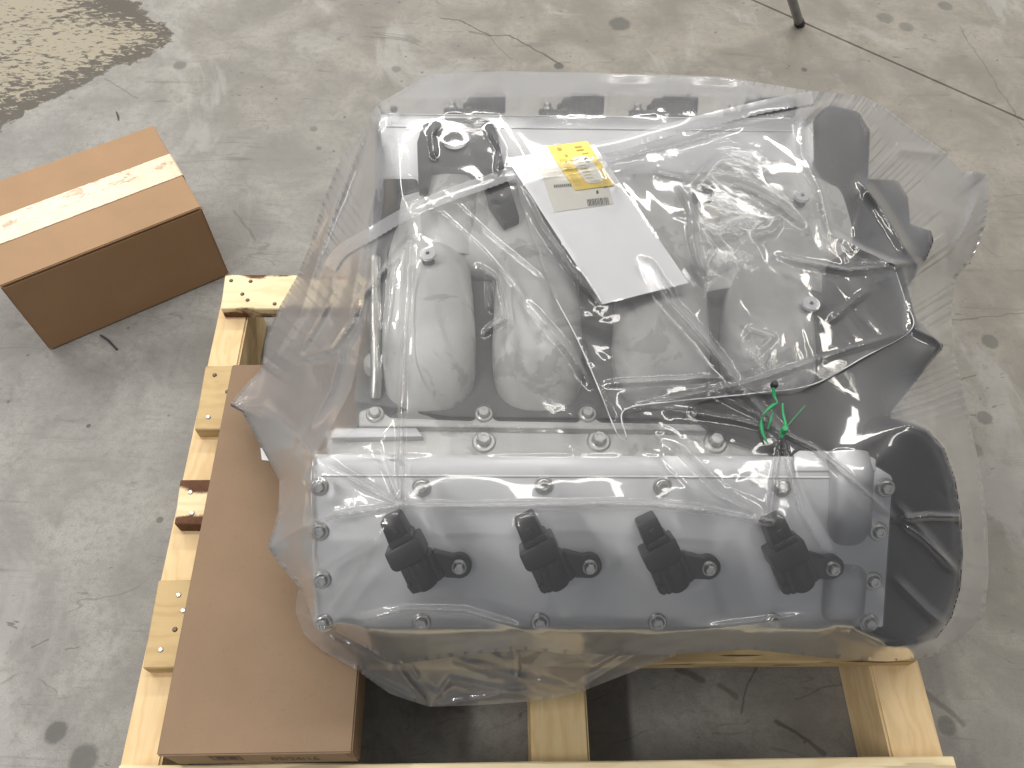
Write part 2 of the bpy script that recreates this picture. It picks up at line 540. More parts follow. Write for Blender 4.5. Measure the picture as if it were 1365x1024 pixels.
    segs = [((588, 24), (612, 27), .002, .8), ((612, 27), (652, 48), .0022, .85), ((652, 48), (678, 47), .002, .85), ((678, 47), (748, 86), .0024, .9), ((652, 48), (682, 80), .0015, .5),
            ((625, 42), (650, 48), .004, .5), ((140, 105), (182, 132), .0016, .5), ((1278, 35), (1365, 170), .002, .45), ((1240, 430), (1365, 418), .0016, .5), ((1015, 868), (985, 950), .0016, .6), ((1035, 960), (1100, 1003), .0035, .7),
            ((1062, 930), (1160, 900), .0016, .4), ((1300, 500), (1240, 525), .0014, .6), ((1235, 925), (1285, 965), .005, .5), ((905, 890), (935, 905), .006, .6), ((960, 915), (980, 930), .005, .5), ((310, 280), (340, 320), .003, .4),
            ((45, 862), (66, 853), .0015, .6), ((88, 868), (108, 863), .001, .6)]
    for (x0, y0), (x1, y1), wd, st in segs:
        A, B = at(x0, y0, 0), at(x1, y1, 0)
        ab = B - A
        pa = t.n('ShaderNodeVectorMath', operation='SUBTRACT', ins={0: PWv, 1: tuple(A)}).outputs[0]
        h = t.n('ShaderNodeVectorMath', operation='DOT_PRODUCT', ins={0: pa, 1: tuple(ab / ab.length_squared)}).outputs['Value']
        h = t.math('ADD', h, 0, clamp=True)
        q = t.n('ShaderNodeVectorMath', operation='SCALE', ins={0: tuple(ab), 'Scale': h}).outputs[0]
        dn = t.n('ShaderNodeVectorMath', operation='DISTANCE', ins={0: pa, 1: q}).outputs['Value']
        c = t.mix(t.math('MULTIPLY', t.math('SUBTRACT', 1.0, t.step(dn, wd * 0.4, wd * 1.3)), st), c, (0.10, 0.085, 0.065))
    c = t.mix(1.0, c, (0.72, 0.715, 0.705), 'MULTIPLY')
    rr = t.n('ShaderNodeMapRange', ins={'Value': mid, 'To Min': 0.42, 'To Max': 0.7}).outputs[0]
    h = t.math('ADD', t.math('MULTIPLY', fine, 0.6), mid)
    return t.pbr(c, rr, 0, t.bump(h, 0.12, 0.002), **{'Specular IOR Level': 0.35})


M['floor'] = floor_mat()
J0, J1 = at(985, -8, 0), at(1365, 160, 0)
je = (J1 - J0).normalized()
jn = Vector((-je.y, je.x, 0))
jm = J0
verts, faces = [], []
offs = [(-9, 0), (-0.0035, 0), (-0.002, -0.004), (0.002, -0.004), (0.0035, 0), (9, 0)]
for s_ in (-9.0, 9.0):
    for o_, z_ in offs:
        verts.append(jm + je * s_ + jn * o_ + Vector((0, 0, z_)))
for i in range(5):
    faces.append((i, i + 6, i + 7, i + 1))
fl = mesh_obj('floor', verts, faces, M['floor'])
fl['kind'] = 'structure'
fl['label'] = 'stained grey concrete floor with a saw-cut joint'

# ------------------------------------------------------------------ pallet
PY = 0.045
PO = Vector((-0.455, 0.126, 0))
pe1 = Vector((math.cos(PY), math.sin(PY), 0))
pe2 = Vector((-math.sin(PY), math.cos(PY), 0))
UP = Vector((0, 0, 1))
PT, BT = 0.13, 0.025
pallet = empty('wooden_pallet', PO, 'pale softwood pallet with bark-edged deck boards lying under the wrapped engine', 'pallet', PY)


def ploc(p):
    d = p - PO
    return d.dot(pe1), d.dot(pe2)


def board(name, x0, x1, y0, y1, z0, z1, mat, skew=0.0, rough_edge=0.0):
    """board in the pallet's own axes, grain along local x; slightly irregular sawn edges"""
    bm = bmesh.new()
    n = 10
    L = x1 - x0
    sec = []
    for i in range(n + 1):
        x = L * i / n
        j0 = random.uniform(-1, 1) * rough_edge
        j1 = random.uniform(-1, 1) * rough_edge
        sk0 = skew * (i == 0)
        sec.append([bm.verts.new(v) for v in ((x + sk0, j0, 0), (x, y1 - y0 + j1, 0), (x, y1 - y0 + j1, z1 - z0), (x + sk0, j0, z1 - z0))])
    for a, b in zip(sec, sec[1:]):
        for k in range(4):
            bm.faces.new((a[k], b[k], b[(k + 1) % 4], a[(k + 1) % 4]))
    bm.faces.new(sec[0])
    bm.faces.new(sec[-1][::-1])
    bmesh.ops.recalc_face_normals(bm, faces=bm.faces[:])
    es = [e for e in bm.edges if e.calc_face_angle(0) > R(50)]
    bmesh.ops.bevel(bm, geom=es, offset=0.0016, segments=1, affect='EDGES', clamp_overlap=True)
    me = bpy.data.meshes.new(name)
    bm.to_mesh(me)
    bm.free()
    me.materials.append(mat)
    o = bpy.data.objects.new(name, me)
    C.objects.link(o)
    o.parent = pallet
    o.location = (x0, y0, z0)
    return o


def py_(px, py, z=PT):
    return ploc(at(px, py, z))


pine, pine_d = (0.72, 0.55, 0.33), (0.58, 0.38, 0.17)
pale, pale_d = (0.78, 0.66, 0.42), (0.62, 0.46, 0.24)
tan, tan_d = (0.53, 0.39, 0.20), (0.40, 0.27, 0.125)
RX = ploc(at(1272, 1009, PT))[0]
nail_me = None


def nail(parent, px, py, shiny):
    global nail_me
    p = at(px, py, PT + 0.0005)
    bm = bmesh.new()
    lathe(bm, Vector((0, 0, 0)), UP, [(0.0, 0.0014), (0.0026, 0.0012), (0.0034, 0.0002), (0.0034, -0.002)], 10)
    me = bpy.data.meshes.new('nail_head')
    bmesh.ops.recalc_face_normals(bm, faces=bm.faces[:])
    bm.to_mesh(me)
    bm.free()
    me.materials.append(M['zinc'] if shiny else M['rust'])
    o = bpy.data.objects.new('nail_head', me)
    C.objects.link(o)
    o.parent = parent
    x, y = ploc(p)
    o.location = (x - parent.location.x, y - parent.location.y, p.z - parent.location.z)


M['rust'] = plain('rusty_nail', (0.12, 0.09, 0.07), 0.5, 0.6, 0.3, 200)
boards = []
specs = [  # left end px (back), (front), material args, nails
    ((300, 366), (294, 411), dict(base=pale, dark=pale_d, bark=0.001, seed=1.3), [(308, 374, 0), (334, 375, 0), (323, 392, 0), (330, 400, 0), (366, 405, 0)]),
    ((274, 487), (259, 572), dict(base=tan, dark=tan_d, seed=4.1), [(286, 500, 0), (303, 522, 0), (278, 556, 1)]),
    ((240, 640), (232, 700), dict(base=pale, dark=pale_d, bark=0.013, seed=2.2), [(254, 656, 1), (256, 684, 1)]),
    ((211, 774), (190, 890), dict(base=tan, dark=tan_d, seed=7.7, crack=0.9), [(238, 793, 1), (244, 814, 1), (233, 839, 0), (214, 866, 1)]),
]
for k, (pb, pf, kw, nails) in enumerate(specs):
    xb, yb = py_(*pb)
    xf, yf = py_(*pf)
    x0 = xb
    kw2 = dict(kw)
    kw2['edge_y'] = (0.0, yb - yf)
    m = wood('pine_board_%d' % k, **kw2)
    b = board('deck_board', x0, RX - random.uniform(0.0, 0.02), yf, yb, PT - BT, PT, m, skew=xf - xb, rough_edge=0.0012)
    for (nx, ny, sh) in nails:
        nail(b, nx, ny, sh)
xl, yl = py_(158, 1021)
m = wood('pine_board_front', pale, pale_d, 0.0, 9.1, (0, 0.1), 0.3)
b = board('deck_board', xl, RX, yl - 0.1, yl, PT - BT, PT, m, rough_edge=0.0015)
ys0, ys1 = yl - 0.08, py_(300, 366)[1] - 0.01
for k, (pxa, pxb) in enumerate(((164, 218), (708, 785), (1187, 1258))):
    ref = 1000 if k == 0 else (985 if k == 1 else 1006)
    xa = ploc(at(pxa, ref, PT - BT))[0]
    xb = ploc(at(pxb, ref, PT - BT))[0]
    m = wood('stringer_%d' % k, (0.72, 0.54, 0.31) if k != 1 else (0.70, 0.54, 0.30), pine_d, 0, 11.3 + k)
    # grain runs along the stringer: local x turned to the pallet's y
    bm = bmesh.new()
    frame_box(bm, Vector((0, -(xb - xa), 0)), Vector((ys1 - ys0, 0, 0)), Vector((0, xb - xa, 0)), Vector((0, 0, PT - BT)))
    bmesh.ops.bevel(bm, geom=bm.edges[:], offset=0.003, segments=2, affect='EDGES')
    me = bpy.data.meshes.new('stringer')
    bmesh.ops.recalc_face_normals(bm, faces=bm.faces[:])
    bm.to_mesh(me)
    bm.free()
    me.materials.append(m)
    o = bpy.data.objects.new('stringer', me)
    C.objects.link(o)
    o.parent = pallet
    o.rotation_euler = (0, 0, math.pi / 2)
    o.location = (xa, ys0, 0)


# ------------------------------------------------------------------ cartons
def carton(root, w_, l_, h_, mat, thick=0.004):
    """closed carton in root's axes: four walls, two top flaps meeting in a seam, side creases"""
    def part(name, verts_faces, bev=0.0022):
        bm = bmesh.new()
        for o, ax, ay, az in verts_faces:
            frame_box(bm, Vector(o), Vector(ax), Vector(ay), Vector(az))
        if bev:
            bmesh.ops.bevel(bm, geom=bm.edges[:], offset=bev, segments=2, affect='EDGES', clamp_overlap=True)
        bmesh.ops.recalc_face_normals(bm, faces=bm.faces[:])
        me = bpy.data.meshes.new(name)
        bm.to_mesh(me)
        bm.free()
        me.materials.append(mat)
        o = bpy.data.objects.new(name, me)
        C.objects.link(o)
        o.parent = root
        return o
    return part


bx = empty('cardboard_box', (-0.817, 0.802, 0), 'brown cardboard box sealed with torn tape standing on the bare floor', 'box', 0.592)
BW, BL, BH = 0.334, 0.238, 0.18
part = carton(bx, BW, BL, BH, M['card'])
part('body', [((0, 0, 0), (BW, 0, 0), (0, BL, 0), (0, 0, BH - 0.0045))], 0.003)
part('top_flap', [((0.0005, 0.0005, BH - 0.0042), (BW - 0.001, 0, 0), (0, BL / 2 - 0.0012, 0), (0, 0, 0.0042))], 0.0015)
part('top_flap', [((0.0005, BL / 2 + 0.0012, BH - 0.0042), (BW - 0.001, 0, 0), (0, BL / 2 - 0.0015, 0), (0, 0, 0.0042))], 0.0015)
# tape: wrinkled strip over the seam and down the end
bm = bmesh.new()
nx, ny = 120, 12
tw = 0.062
gv = []
for i in range(nx + 1):
    row = []
    for j in range(ny + 1):
        s_ = i / nx * (BW + 0.035) - 0.0
        y = BL / 2 + (j / ny - 0.5) * tw
        if s_ <= BW + 0.0003:
            p = Vector((s_, y, BH + 0.0008 + 0.0004 * random.random()))
        else:
            p = Vector((BW + 0.0008 + 0.0003 * random.random(), y, BH - (s_ - BW)))
        row.append(bm.verts.new(p))
    gv.append(row)
for i in range(nx):
    for j in range(ny):
        bm.faces.new((gv[i][j], gv[i + 1][j], gv[i + 1][j + 1], gv[i][j + 1]))
me = bpy.data.meshes.new('tape')
bm.to_mesh(me)
bm.free()
me.materials.append(M['tape'])
for p in me.polygons:
    p.use_smooth = True
o = bpy.data.objects.new('tape', me)
C.objects.link(o)
o.parent = bx

LB = empty('cardboard_box', (-0.383, 0.130, PT), 'long flat brown carton lying on the pallet beside the wrapped engine', 'box', 0.049)
LW, LL, LH = 0.217, 0.525, 0.076
part = carton(LB, LW, LL, LH, M['card_long'])
part('body', [((0, 0, 0.001), (LW, 0, 0), (0, LL, 0), (0, 0, LH - 0.0055))], 0.0022)
part('lid', [((-0.0012, -0.0012, LH - 0.0042), (LW + 0.0024, 0, 0), (0, LL + 0.0024, 0), (0, 0, 0.0042))], 0.0018)
# torn corner tuck of the lid
bm = bmesh.new()
v = [bm.verts.new(p) for p in ((LW - 0.008, -0.0016, LH - 0.002), (LW + 0.002, -0.0018, LH - 0.004), (LW + 0.004, -0.006, LH - 0.03), (LW - 0.002, -0.005, LH - 0.034),
                               (LW - 0.008, 0.0014, LH - 0.003), (LW + 0.002, 0.0012, LH - 0.005), (LW + 0.004, -0.003, LH - 0.031), (LW - 0.002, -0.002, LH - 0.035))]
for f in ((0, 1, 2, 3), (7, 6, 5, 4), (0, 4, 5, 1), (1, 5, 6, 2), (2, 6, 7, 3), (3, 7, 4, 0)):
    bm.faces.new([v[i] for i in f])
bmesh.ops.recalc_face_normals(bm, faces=bm.faces[:])
me = bpy.data.meshes.new('corner_tab')
bm.to_mesh(me)
bm.free()
me.materials.append(M['card_edge'])
o = bpy.data.objects.new('corner_tab', me)
C.objects.link(o)
o.parent = LB


def text_mesh(name, body, size, mat, parent, loc, rot, sx=1.0):
    cu = bpy.data.curves.new(name, 'FONT')
    cu.body = body
    cu.size = size
    cu.extrude = 0.0
    tmp = bpy.data.objects.new(name, cu)
    C.objects.link(tmp)
    bpy.context.view_layer.update()
    dg = bpy.context.evaluated_depsgraph_get()
    me = bpy.data.meshes.new_from_object(tmp.evaluated_get(dg))
    bpy.data.objects.remove(tmp)
    me.materials.clear()
    me.materials.append(mat)
    o = bpy.data.objects.new(name, me)
    C.objects.link(o)
    o.parent = parent
    o.location = loc
    o.rotation_euler = rot
    o.scale = (sx, 1, 1)
    return o


text_mesh('date_print', '03/24/16', 0.034, M['box_ink'], LB, (0.118, -0.0006, 0.022), (R(90), 0, 0), 0.46)
# maker's mark: a small framed stamp of short lines
bm = bmesh.new()
for (a, b_, c, d) in ((0.052, 0.030, 0.034, 0.0025), (0.052, 0.058, 0.034, 0.0025), (0.052, 0.030, 0.0015, 0.03), (0.0845, 0.030, 0.0015, 0.03), (0.058, 0.038, 0.01, 0.014), (0.071, 0.038, 0.01, 0.005), (0.071, 0.047, 0.01, 0.005)):
    vv = [bm.verts.new(p) for p in ((a, -0.0006, b_), (a + c, -0.0006, b_), (a + c, -0.0006, b_ + d), (a, -0.0006, b_ + d))]
    bm.faces.new(vv)
me = bpy.data.meshes.new('stamp_print')
bm.to_mesh(me)
bm.free()
me.materials.append(M['box_ink'])
o = bpy.data.objects.new('stamp_print', me)
C.objects.link(o)
o.parent = LB

# ------------------------------------------------------------------ engine
A0, B0 = at(425, 634, 0.50), at(1192, 637, 0.50)
ex = (B0 - A0)
ex.z = 0
ex.normalize()
ey = UP.cross(ex)
SL = R(40)
ed = -ey * math.cos(SL) - UP * math.sin(SL)
en = -ey * math.sin(SL) + UP * math.cos(SL)
LC = (B0 - A0).length
DC = (on_plane(430, 836, A0, en) - A0).dot(ed)
RB = 0.023  # width of the flat ridge
farm = at(790, 156, 0.50)
YF = (farm - A0).dot(ey)        # far ridge front edge, measured along ey
engine = empty('engine', A0 + ey * YF / 2 - UP * 0.37 + ex * LC / 2, 'new bare aluminium engine with black ignition coils inside the clear plastic bag', 'engine')
ENG = []


def eng(o):
    ENG.append(o)
    return o


def cov(px, py, off=0.0):
    return on_plane(px, py, A0 + en * off, en)


def mirror(p):
    """near bank to far bank"""
    d = p - A0
    y = d.dot(ey)
    yc = (YF) / 2.0
    return p + ey * (2 * (yc - y)) + ex * 0.024


def cover_mesh(far):
    bm = bmesh.new()
    secs = []
    for x, rb, cut in ((-0.008, RB, 0), (0.0, RB, 0), (LC - 0.028, RB, 0), (LC, 0.004, 0.012)):
        base = A0 + ex * x
        prof = [base + ey * (RB + (0.078 if far else 0.006)) - UP * (0.055 if far else 0.075), base + ey * rb - UP * cut * 0.3, base - UP * cut * 0.3, base + ed * DC, base + ed * (DC + 0.002) - en * 0.018,
                base + ed * (DC - 0.015) - en * 0.02, base + ed * (DC - 0.015) - UP * 0.03 - en * 0.02, base - UP * 0.17 + ey * RB]
        secs.append([bm.verts.new(mirror(p) if far else p) for p in prof])
    n = len(secs[0])
    for a, b in zip(secs, secs[1:]):
        for k in range(n):
            bm.faces.new((a[k], a[(k + 1) % n], b[(k + 1) % n], b[k]))
    bm.faces.new(secs[0][::-1])
    bm.faces.new(secs[-1])
    bmesh.ops.recalc_face_normals(bm, faces=bm.faces[:])
    es = [e for e in bm.edges if e.calc_face_angle(0) > R(25)]
    bmesh.ops.bevel(bm, geom=es, offset=0.0012, segments=2, affect='EDGES', clamp_overlap=True)
    return bm


def bolt_bm(p, n, rw, rh, hh, ring=True):
    bm = bmesh.new()
    if ring:
        lathe(bm, p, n, [(rw * 1.15, -0.004), (rw * 1.15, 0.0012), (rw, 0.0026), (rh * 1.2, 0.0026), (rh * 1.18, 0.001)], 20)
    lathe(bm, p, n, [(rh * 1.25, -0.002), (rh * 1.25, 0.0022), (rh * 1.02, 0.003)], 20)
    lathe(bm, p, n, [(rh, 0.002), (rh, hh - 0.001), (rh * 0.86, hh), (rh * 0.5, hh), (rh * 0.46, hh - 0.001), (0, hh - 0.001)], 6)
    return bm


covers = []
for far in (False, True):
    c_ = eng(bm_obj('valve_cover', cover_mesh(far), M['machined'], engine, R(40)))
    covers.append(c_)
for far, dy in ((False, 0.0), (True, 0.0), (True, -RB)):  # thin pale beads added along the ridges to draw their highlight line
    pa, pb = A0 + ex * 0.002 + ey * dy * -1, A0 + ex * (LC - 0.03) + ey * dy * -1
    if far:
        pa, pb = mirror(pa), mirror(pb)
    eng(tube('ridge_glint', [pa.lerp(pb, k / 6) + UP * 0.0002 for k in range(7)], 0.0011, M['glint_metal'], covers[1 if far else 0], 8))
boltpx = [(425, 648), (562, 649), (725, 647), (883, 648), (1042, 650), (1180, 650), (426, 708), (429, 772), (431, 830), (562, 829), (720, 829), (876, 829), (1030, 829), (1158, 830), (1170, 708), (1163, 774)]
for (px, py) in boltpx:
    eng(bm_obj('bolt', bolt_bm(cov(px, py), en, 0.0082, 0.0058, 0.0075), M['zinc'], covers[0], R(40)))
enf = Vector((0, 0, 0)) + ey * math.sin(SL) + UP * math.cos(SL)
for (px, py) in ((525, 146), (625, 146), (753, 148), (880, 150)):
    eng(bm_obj('bolt', bolt_bm(at(px, py, 0.5005), UP, 0.004, 0.0035, 0.003, False), M['cast_dark'], covers[1], R(40)))
# raised cam-phaser bulges at the front end of the near cover
for (pa, pb, wd, hh) in (((1135, 612), (1131, 716), 0.042, 0.030), ((1127, 757), (1122, 826), 0.042, 0.022)):
    p0, p1 = cov(*pa), cov(*pb)
    t_ = (p1 - p0)
    path = [p0 - en * 0.012 + t_ * (k / 10) + en * (0.012 * min(1, k / 2.0, (10 - k) / 2.0)) for k in range(11)]
    eng(sweep('bulge', path, ex, wd, hh, M['machined'], covers[0], 24, 2.6))
# raised wall of the cover behind the bulge at the ridge
pw = [at(1058, 605, 0.507), at(1066, 600, 0.507), at(1150, 602, 0.507), at(1168, 612, 0.503), at(1168, 628, 0.503), at(1058, 628, 0.503)]
eng(prism('ridge_pad', pw, -UP * 0.03, M['machined'], covers[0], 0.0015))


def coil(px, py, far=False, copyof=None):
    """ignition coil lying on the cover: body (the part) > connector, mounting_ear, bolt"""
    B = cov(612, 750)

    def q(u, v, h=0.0):
        p = cov(u, v) + en * h
        return p
    pk = M['black_plastic']
    bar = [q(*p) for p in ((542, 747), (574, 727), (593, 763), (557, 784))]
    body = prism('ignition_coil', [p + en * 0.018 for p in bar], -en * 0.019, pk, engine, 0.003, 3)
    axis_a, axis_b = (bar[0] + bar[1]) / 2 + en * 0.016, (bar[2] + bar[3]) / 2 + en * 0.016
    parts = []
    wv = (bar[1] - bar[0]).normalized()
    parts.append(sweep('barrel', [axis_a + (axis_b - axis_a) * t for t in (0.0, 0.06, 0.94, 1.0)], wv, [0.017, 0.021, 0.021, 0.017], [0.017, 0.021, 0.021, 0.017], pk, body, 20, 2.0))
    parts.append(prism('clip_block', [q(*p, 0.031) for p in ((517, 725), (560, 702), (572, 726), (565, 734), (534, 749), (527, 746))], -en * 0.031, pk, body, 0.0025, 2))
    parts.append(prism('connector', [q(*p, 0.027) for p in ((511, 687), (535, 675), (549, 700), (523, 716))], -en * 0.024, pk, body, 0.002, 2))
    parts.append(prism('connector_rim', [q(*p, 0.029) for p in ((522, 713), (550, 698), (555, 704), (525, 720))], -en * 0.026, pk, body, 0.0012, 1))
    parts.append(prism('lock_tab', [q(*p, 0.0295) for p in ((524, 694), (532, 690), (537, 699), (529, 703))], -en * 0.004, pk, body, 0.001, 1))
    parts.append(prism('foot', [q(*p, 0.010) for p in ((531, 748), (545, 742), (562, 778), (557, 787), (549, 786))], -en * 0.011, pk, body, 0.002, 2))
    parts.append(prism('foot_step', [q(*p, 0.0145) for p in ((543, 774), (556, 769), (561, 779), (553, 786))], -en * 0.01, pk, body, 0.0015, 1))
    # mounting ear with a rounded end
    c = cov(612.5, 751)
    ear = []
    d0 = (cov(578, 733) - c)
    rr = 0.0122
    side = en.cross(d0.normalized())
    ear_pts = [cov(577, 730), ]
    a0 = math.atan2((cov(600, 735) - c).dot(-ed), (cov(600, 735) - c).dot(ex))
    n = 12
    for k in range(n + 1):
        a = R(118) - (R(118) + R(105)) * k / n
        ear_pts.append(c + (ex * math.cos(a) - ed * math.sin(a)) * rr)
    ear_pts.append(cov(594, 766))
    ear_pts.append(cov(580, 750))
    parts.append(prism('mounting_ear', [p + en * 0.0095 for p in ear_pts], -en * 0.0105, pk, body, 0.0015, 1))
    parts.append(prism('rib', [q(*p, 0.0165) for p in ((578, 754), (588, 752), (594, 762), (588, 764))], -en * 0.01, pk, body, 0.001, 1))
    b = bm_obj('bolt', bolt_bm(c + en * 0.0095, en, 0.0068, 0.0052, 0.0085), M['zinc'], body, R(40))
    parts.append(b)
    return body, parts


body, parts = coil(612, 750)
base_pt = cov(612, 750)
COILS = [body] + parts


def copy_coil(delta, mir=False):
    nb = body.copy()
    C.objects.link(nb)
    mw = body.matrix_world.copy()
    kids = []
    for p in parts:
        k = p.copy()
        C.objects.link(k)
        k.parent = nb
        kids.append(k)
    nb.parent = engine
    nb.matrix_parent_inverse = body.matrix_parent_inverse.copy()
    return nb, kids


bpy.context.view_layer.update()
for (px, py) in ((784, 750), (941, 752), (1104, 752)):
    nb, kids = copy_coil(None)
    nb.location = body.location + (cov(px, py) - base_pt)
    ENG.append(nb)
    ENG.extend(kids)
ENG.extend(COILS)
# far bank coils: same coil turned half round about the engine's upright axis
ctr = A0 + ey * YF / 2 + ex * LC / 2
rotm = Matrix.Translation(ctr) @ Matrix.Rotation(math.pi, 4, 'Z') @ Matrix.Translation(-ctr)
for tx in (0.0, 0.133, 0.259, 0.391):
    nb, kids = copy_coil(None)
    bpy.context.view_layer.update()
    nb.matrix_world = Matrix.Translation(-ex * (tx - 0.075)) @ rotm @ body.matrix_world
    ENG.append(nb)
    ENG.extend(kids)

# flange shelf beside the near cover, with its bolts
zf = 0.452
sh = [at(432, 572, zf), at(1180, 575, zf), A0 + ex * LC + ey * (RB + 0.004) + UP * (zf - 0.5), A0 + ey * (RB + 0.004) + UP * (zf - 0.5)]
eng(prism('flange', sh, -UP * 0.03, M['cast'], engine, 0.002))
pl = [at(445, 570, zf + 0.008), at(555, 570, zf + 0.008), at(565, 582, zf + 0.008), at(440, 584, zf + 0.008)]
eng(prism('rail', pl, -UP * 0.012, M['machined'], engine, 0.002))
pl = [at(1040, 570, zf + 0.008), at(1145, 570, zf + 0.008), at(1150, 577, zf + 0.008), at(1040, 578, zf + 0.008)]
eng(prism('rail', pl, -UP * 0.012, M['machined'], engine, 0.002))
for (px, py) in ((645, 590), (798, 589), (953, 591)):
    eng(bm_obj('bolt', bolt_bm(at(px, py, zf), UP, 0.011, 0.0072, 0.012), M['zinc'], engine, R(40)))

# intake manifold: lower flange, plenum, runners, dome
zm = 0.455
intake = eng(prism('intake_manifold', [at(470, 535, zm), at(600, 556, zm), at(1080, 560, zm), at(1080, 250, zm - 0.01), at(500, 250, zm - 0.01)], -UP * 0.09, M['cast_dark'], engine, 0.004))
lip = [at(u, v, zm + 0.006) for u, v in ((478, 548), (500, 540), (520, 556), (630, 560), (645, 545), (662, 560), (770, 562), (783, 547), (800, 562), (1000, 566), (1000, 575), (478, 568))]
eng(prism('flange_lip', lip, -UP * 0.02, M['cast'], intake, 0.003))
for (px, py) in ((500, 553), (645, 553), (783, 553), (926, 553)):
    eng(bm_obj('bolt', bolt_bm(at(px, py, zm + 0.006), UP, 0.0085, 0.0062, 0.008), M['zinc'], intake, R(40)))
for (cx, wpx, y1) in ((572, 0.104, 552), (716, 0.100, 552), (880, 0.108, 530), (1022, 0.104, 500)):
    pts = [at(cx, 318, 0.43), at(cx, 362, 0.452), at(cx, 435, 0.468), at(cx, 480, 0.462), at(cx + 1, 515, 0.444), at(cx + 1, y1 - 8, 0.42)]
    pts = catmull(pts, 4)
    n_ = len(pts)
    wl = [wpx * (0.9 + 0.1 * math.sin(math.pi * i / (n_ - 1))) for i in range(n_)]
    eng(sweep('runner', pts, ex, wl, 0.075, M['cast'], intake, 28, 2.5))
pts = [at(540, 318, 0.438), at(640, 316, 0.445), at(760, 315, 0.452), at(900, 315, 0.455), at(1040, 312, 0.455), at(1105, 310, 0.445)]
eng(sweep('plenum', catmull(pts, 3), ey, [0.10, 0.12, 0.13] + [0.15] * 4 + [0.18] * 6 + [0.17, 0.15, 0.12], 0.085, M['cast'], intake, 28, 3.0))
pts = [at(603, 224, 0.425), at(602, 240, 0.452), at(601, 268, 0.466), at(600, 305, 0.466), at(600, 350, 0.454)]
eng(sweep('inlet_dome', catmull(pts, 4), ex, 0.078, 0.06, M['cast'], intake, 28, 2.4))
pts = [at(745, 235, 0.425), at(748, 258, 0.455), at(752, 295, 0.468), at(754, 335, 0.46)]
eng(sweep('inlet_dome', catmull(pts, 4), ex, 0.082, 0.06, M['cast'], intake, 28, 2.4))
pts = [at(1010, 225, 0.425), at(1010, 250, 0.460), at(1012, 290, 0.47), at(1012, 345, 0.462), at(1014, 400, 0.455)]
eng(sweep('inlet_dome', catmull(pts, 4), ex, 0.15, 0.06, M['cast'], intake, 28, 2.4))
for (px, py) in ((570, 337), (1070, 260), (1082, 404)):
    p = at(px, py, 0.511)
    bm = bmesh.new()
    lathe(bm, p - UP * 0.045, UP, [(0.0085, 0), (0.0065, 0.04)], 16)
    st = eng(bm_obj('standoff', bm, M['cast_dark'], intake, R(40)))
    bm = bmesh.new()
    lathe(bm, p, UP, [(0.0092, -0.004), (0.0095, -0.0005), (0.009, 0.0), (0.0026, 0.0), (0.0024, -0.002), (0, -0.002)], 20)
    eng(bm_obj('washer', bm, M['white_washer'], st, R(40)))
    bm = bmesh.new()
    lathe(bm, p, UP, [(0.0023, -0.0018), (0.0019, -0.0004), (0, -0.0004)], 6)
    eng(bm_obj('stud', bm, M['ink'], st))
# black flange plate with a round port at the back of the intake
zp = 0.504
outer = [(558, 250), (556, 190), (563, 168), (580, 158), (640, 157), (656, 164), (664, 180), (672, 225), (692, 288), (672, 296), (652, 268), (643, 232), (632, 222), (575, 222), (570, 250)]
op = [at(u, v, zp) for u, v in outer]
hc = at(606, 187, zp)
hole = [hc + (ex * math.cos(2 * math.pi * k / 24) + ey * math.sin(2 * math.pi * k / 24)) * 0.0165 for k in range(24)]
p2 = [Vector((p.x, p.y)) for p in op + hole]
no = len(op)
ce = [(i, (i + 1) % no) for i in range(no)] + [(no + i, no + (i + 1) % 24) for i in range(24)]
cv, _, ct, _, _, _ = delaunay_2d_cdt(p2, ce, [], 0, 1e-6)
polyo = [(p.x, p.y) for p in op]
bm = bmesh.new()
vv = [bm.verts.new((p.x, p.y, zp)) for p in cv]
for t_ in ct:
    m_ = sum((cv[k] for k in t_), Vector((0, 0))) / 3
    ins = bool(inside_poly(polyo, np.array([m_.x]), np.array([m_.y]))[0])
    if ins and (m_ - Vector((hc.x, hc.y))).length > 0.0165 * 0.98:
        bm.faces.new([vv[k] for k in t_])
res = bmesh.ops.extrude_face_region(bm, geom=bm.faces[:])
for g in res['geom']:
    if isinstance(g, bmesh.types.BMVert):
        g.co -= UP * 0.014
eng(bm_obj('flange_plate', bm, M['black_plastic'], intake, R(40)))
pk = [at(u, v, 0.462) for u, v in ((520, 215), (556, 212), (560, 290), (548, 345), (512, 330), (505, 250))]
eng(prism('bracket', pk, -UP * 0.03, M['black_cover'], intake, 0.004))
# black breather cap and its pale seat
p = at(941, 248, 0.518)
bm = bmesh.new()
lathe(bm, p, UP, [(0.014, -0.05), (0.014, -0.012), (0.012, -0.004), (0.0, -0.002)], 18)
br = eng(bm_obj('breather_cap', bm, M['black_plastic'], intake, R(40)))
pk = [at(u, v, 0.507) for u, v in ((930, 268), (958, 275), (962, 290), (940, 292))]
eng(prism('cap_seat', pk, -UP * 0.012, M['cream_label'], br, 0.002))
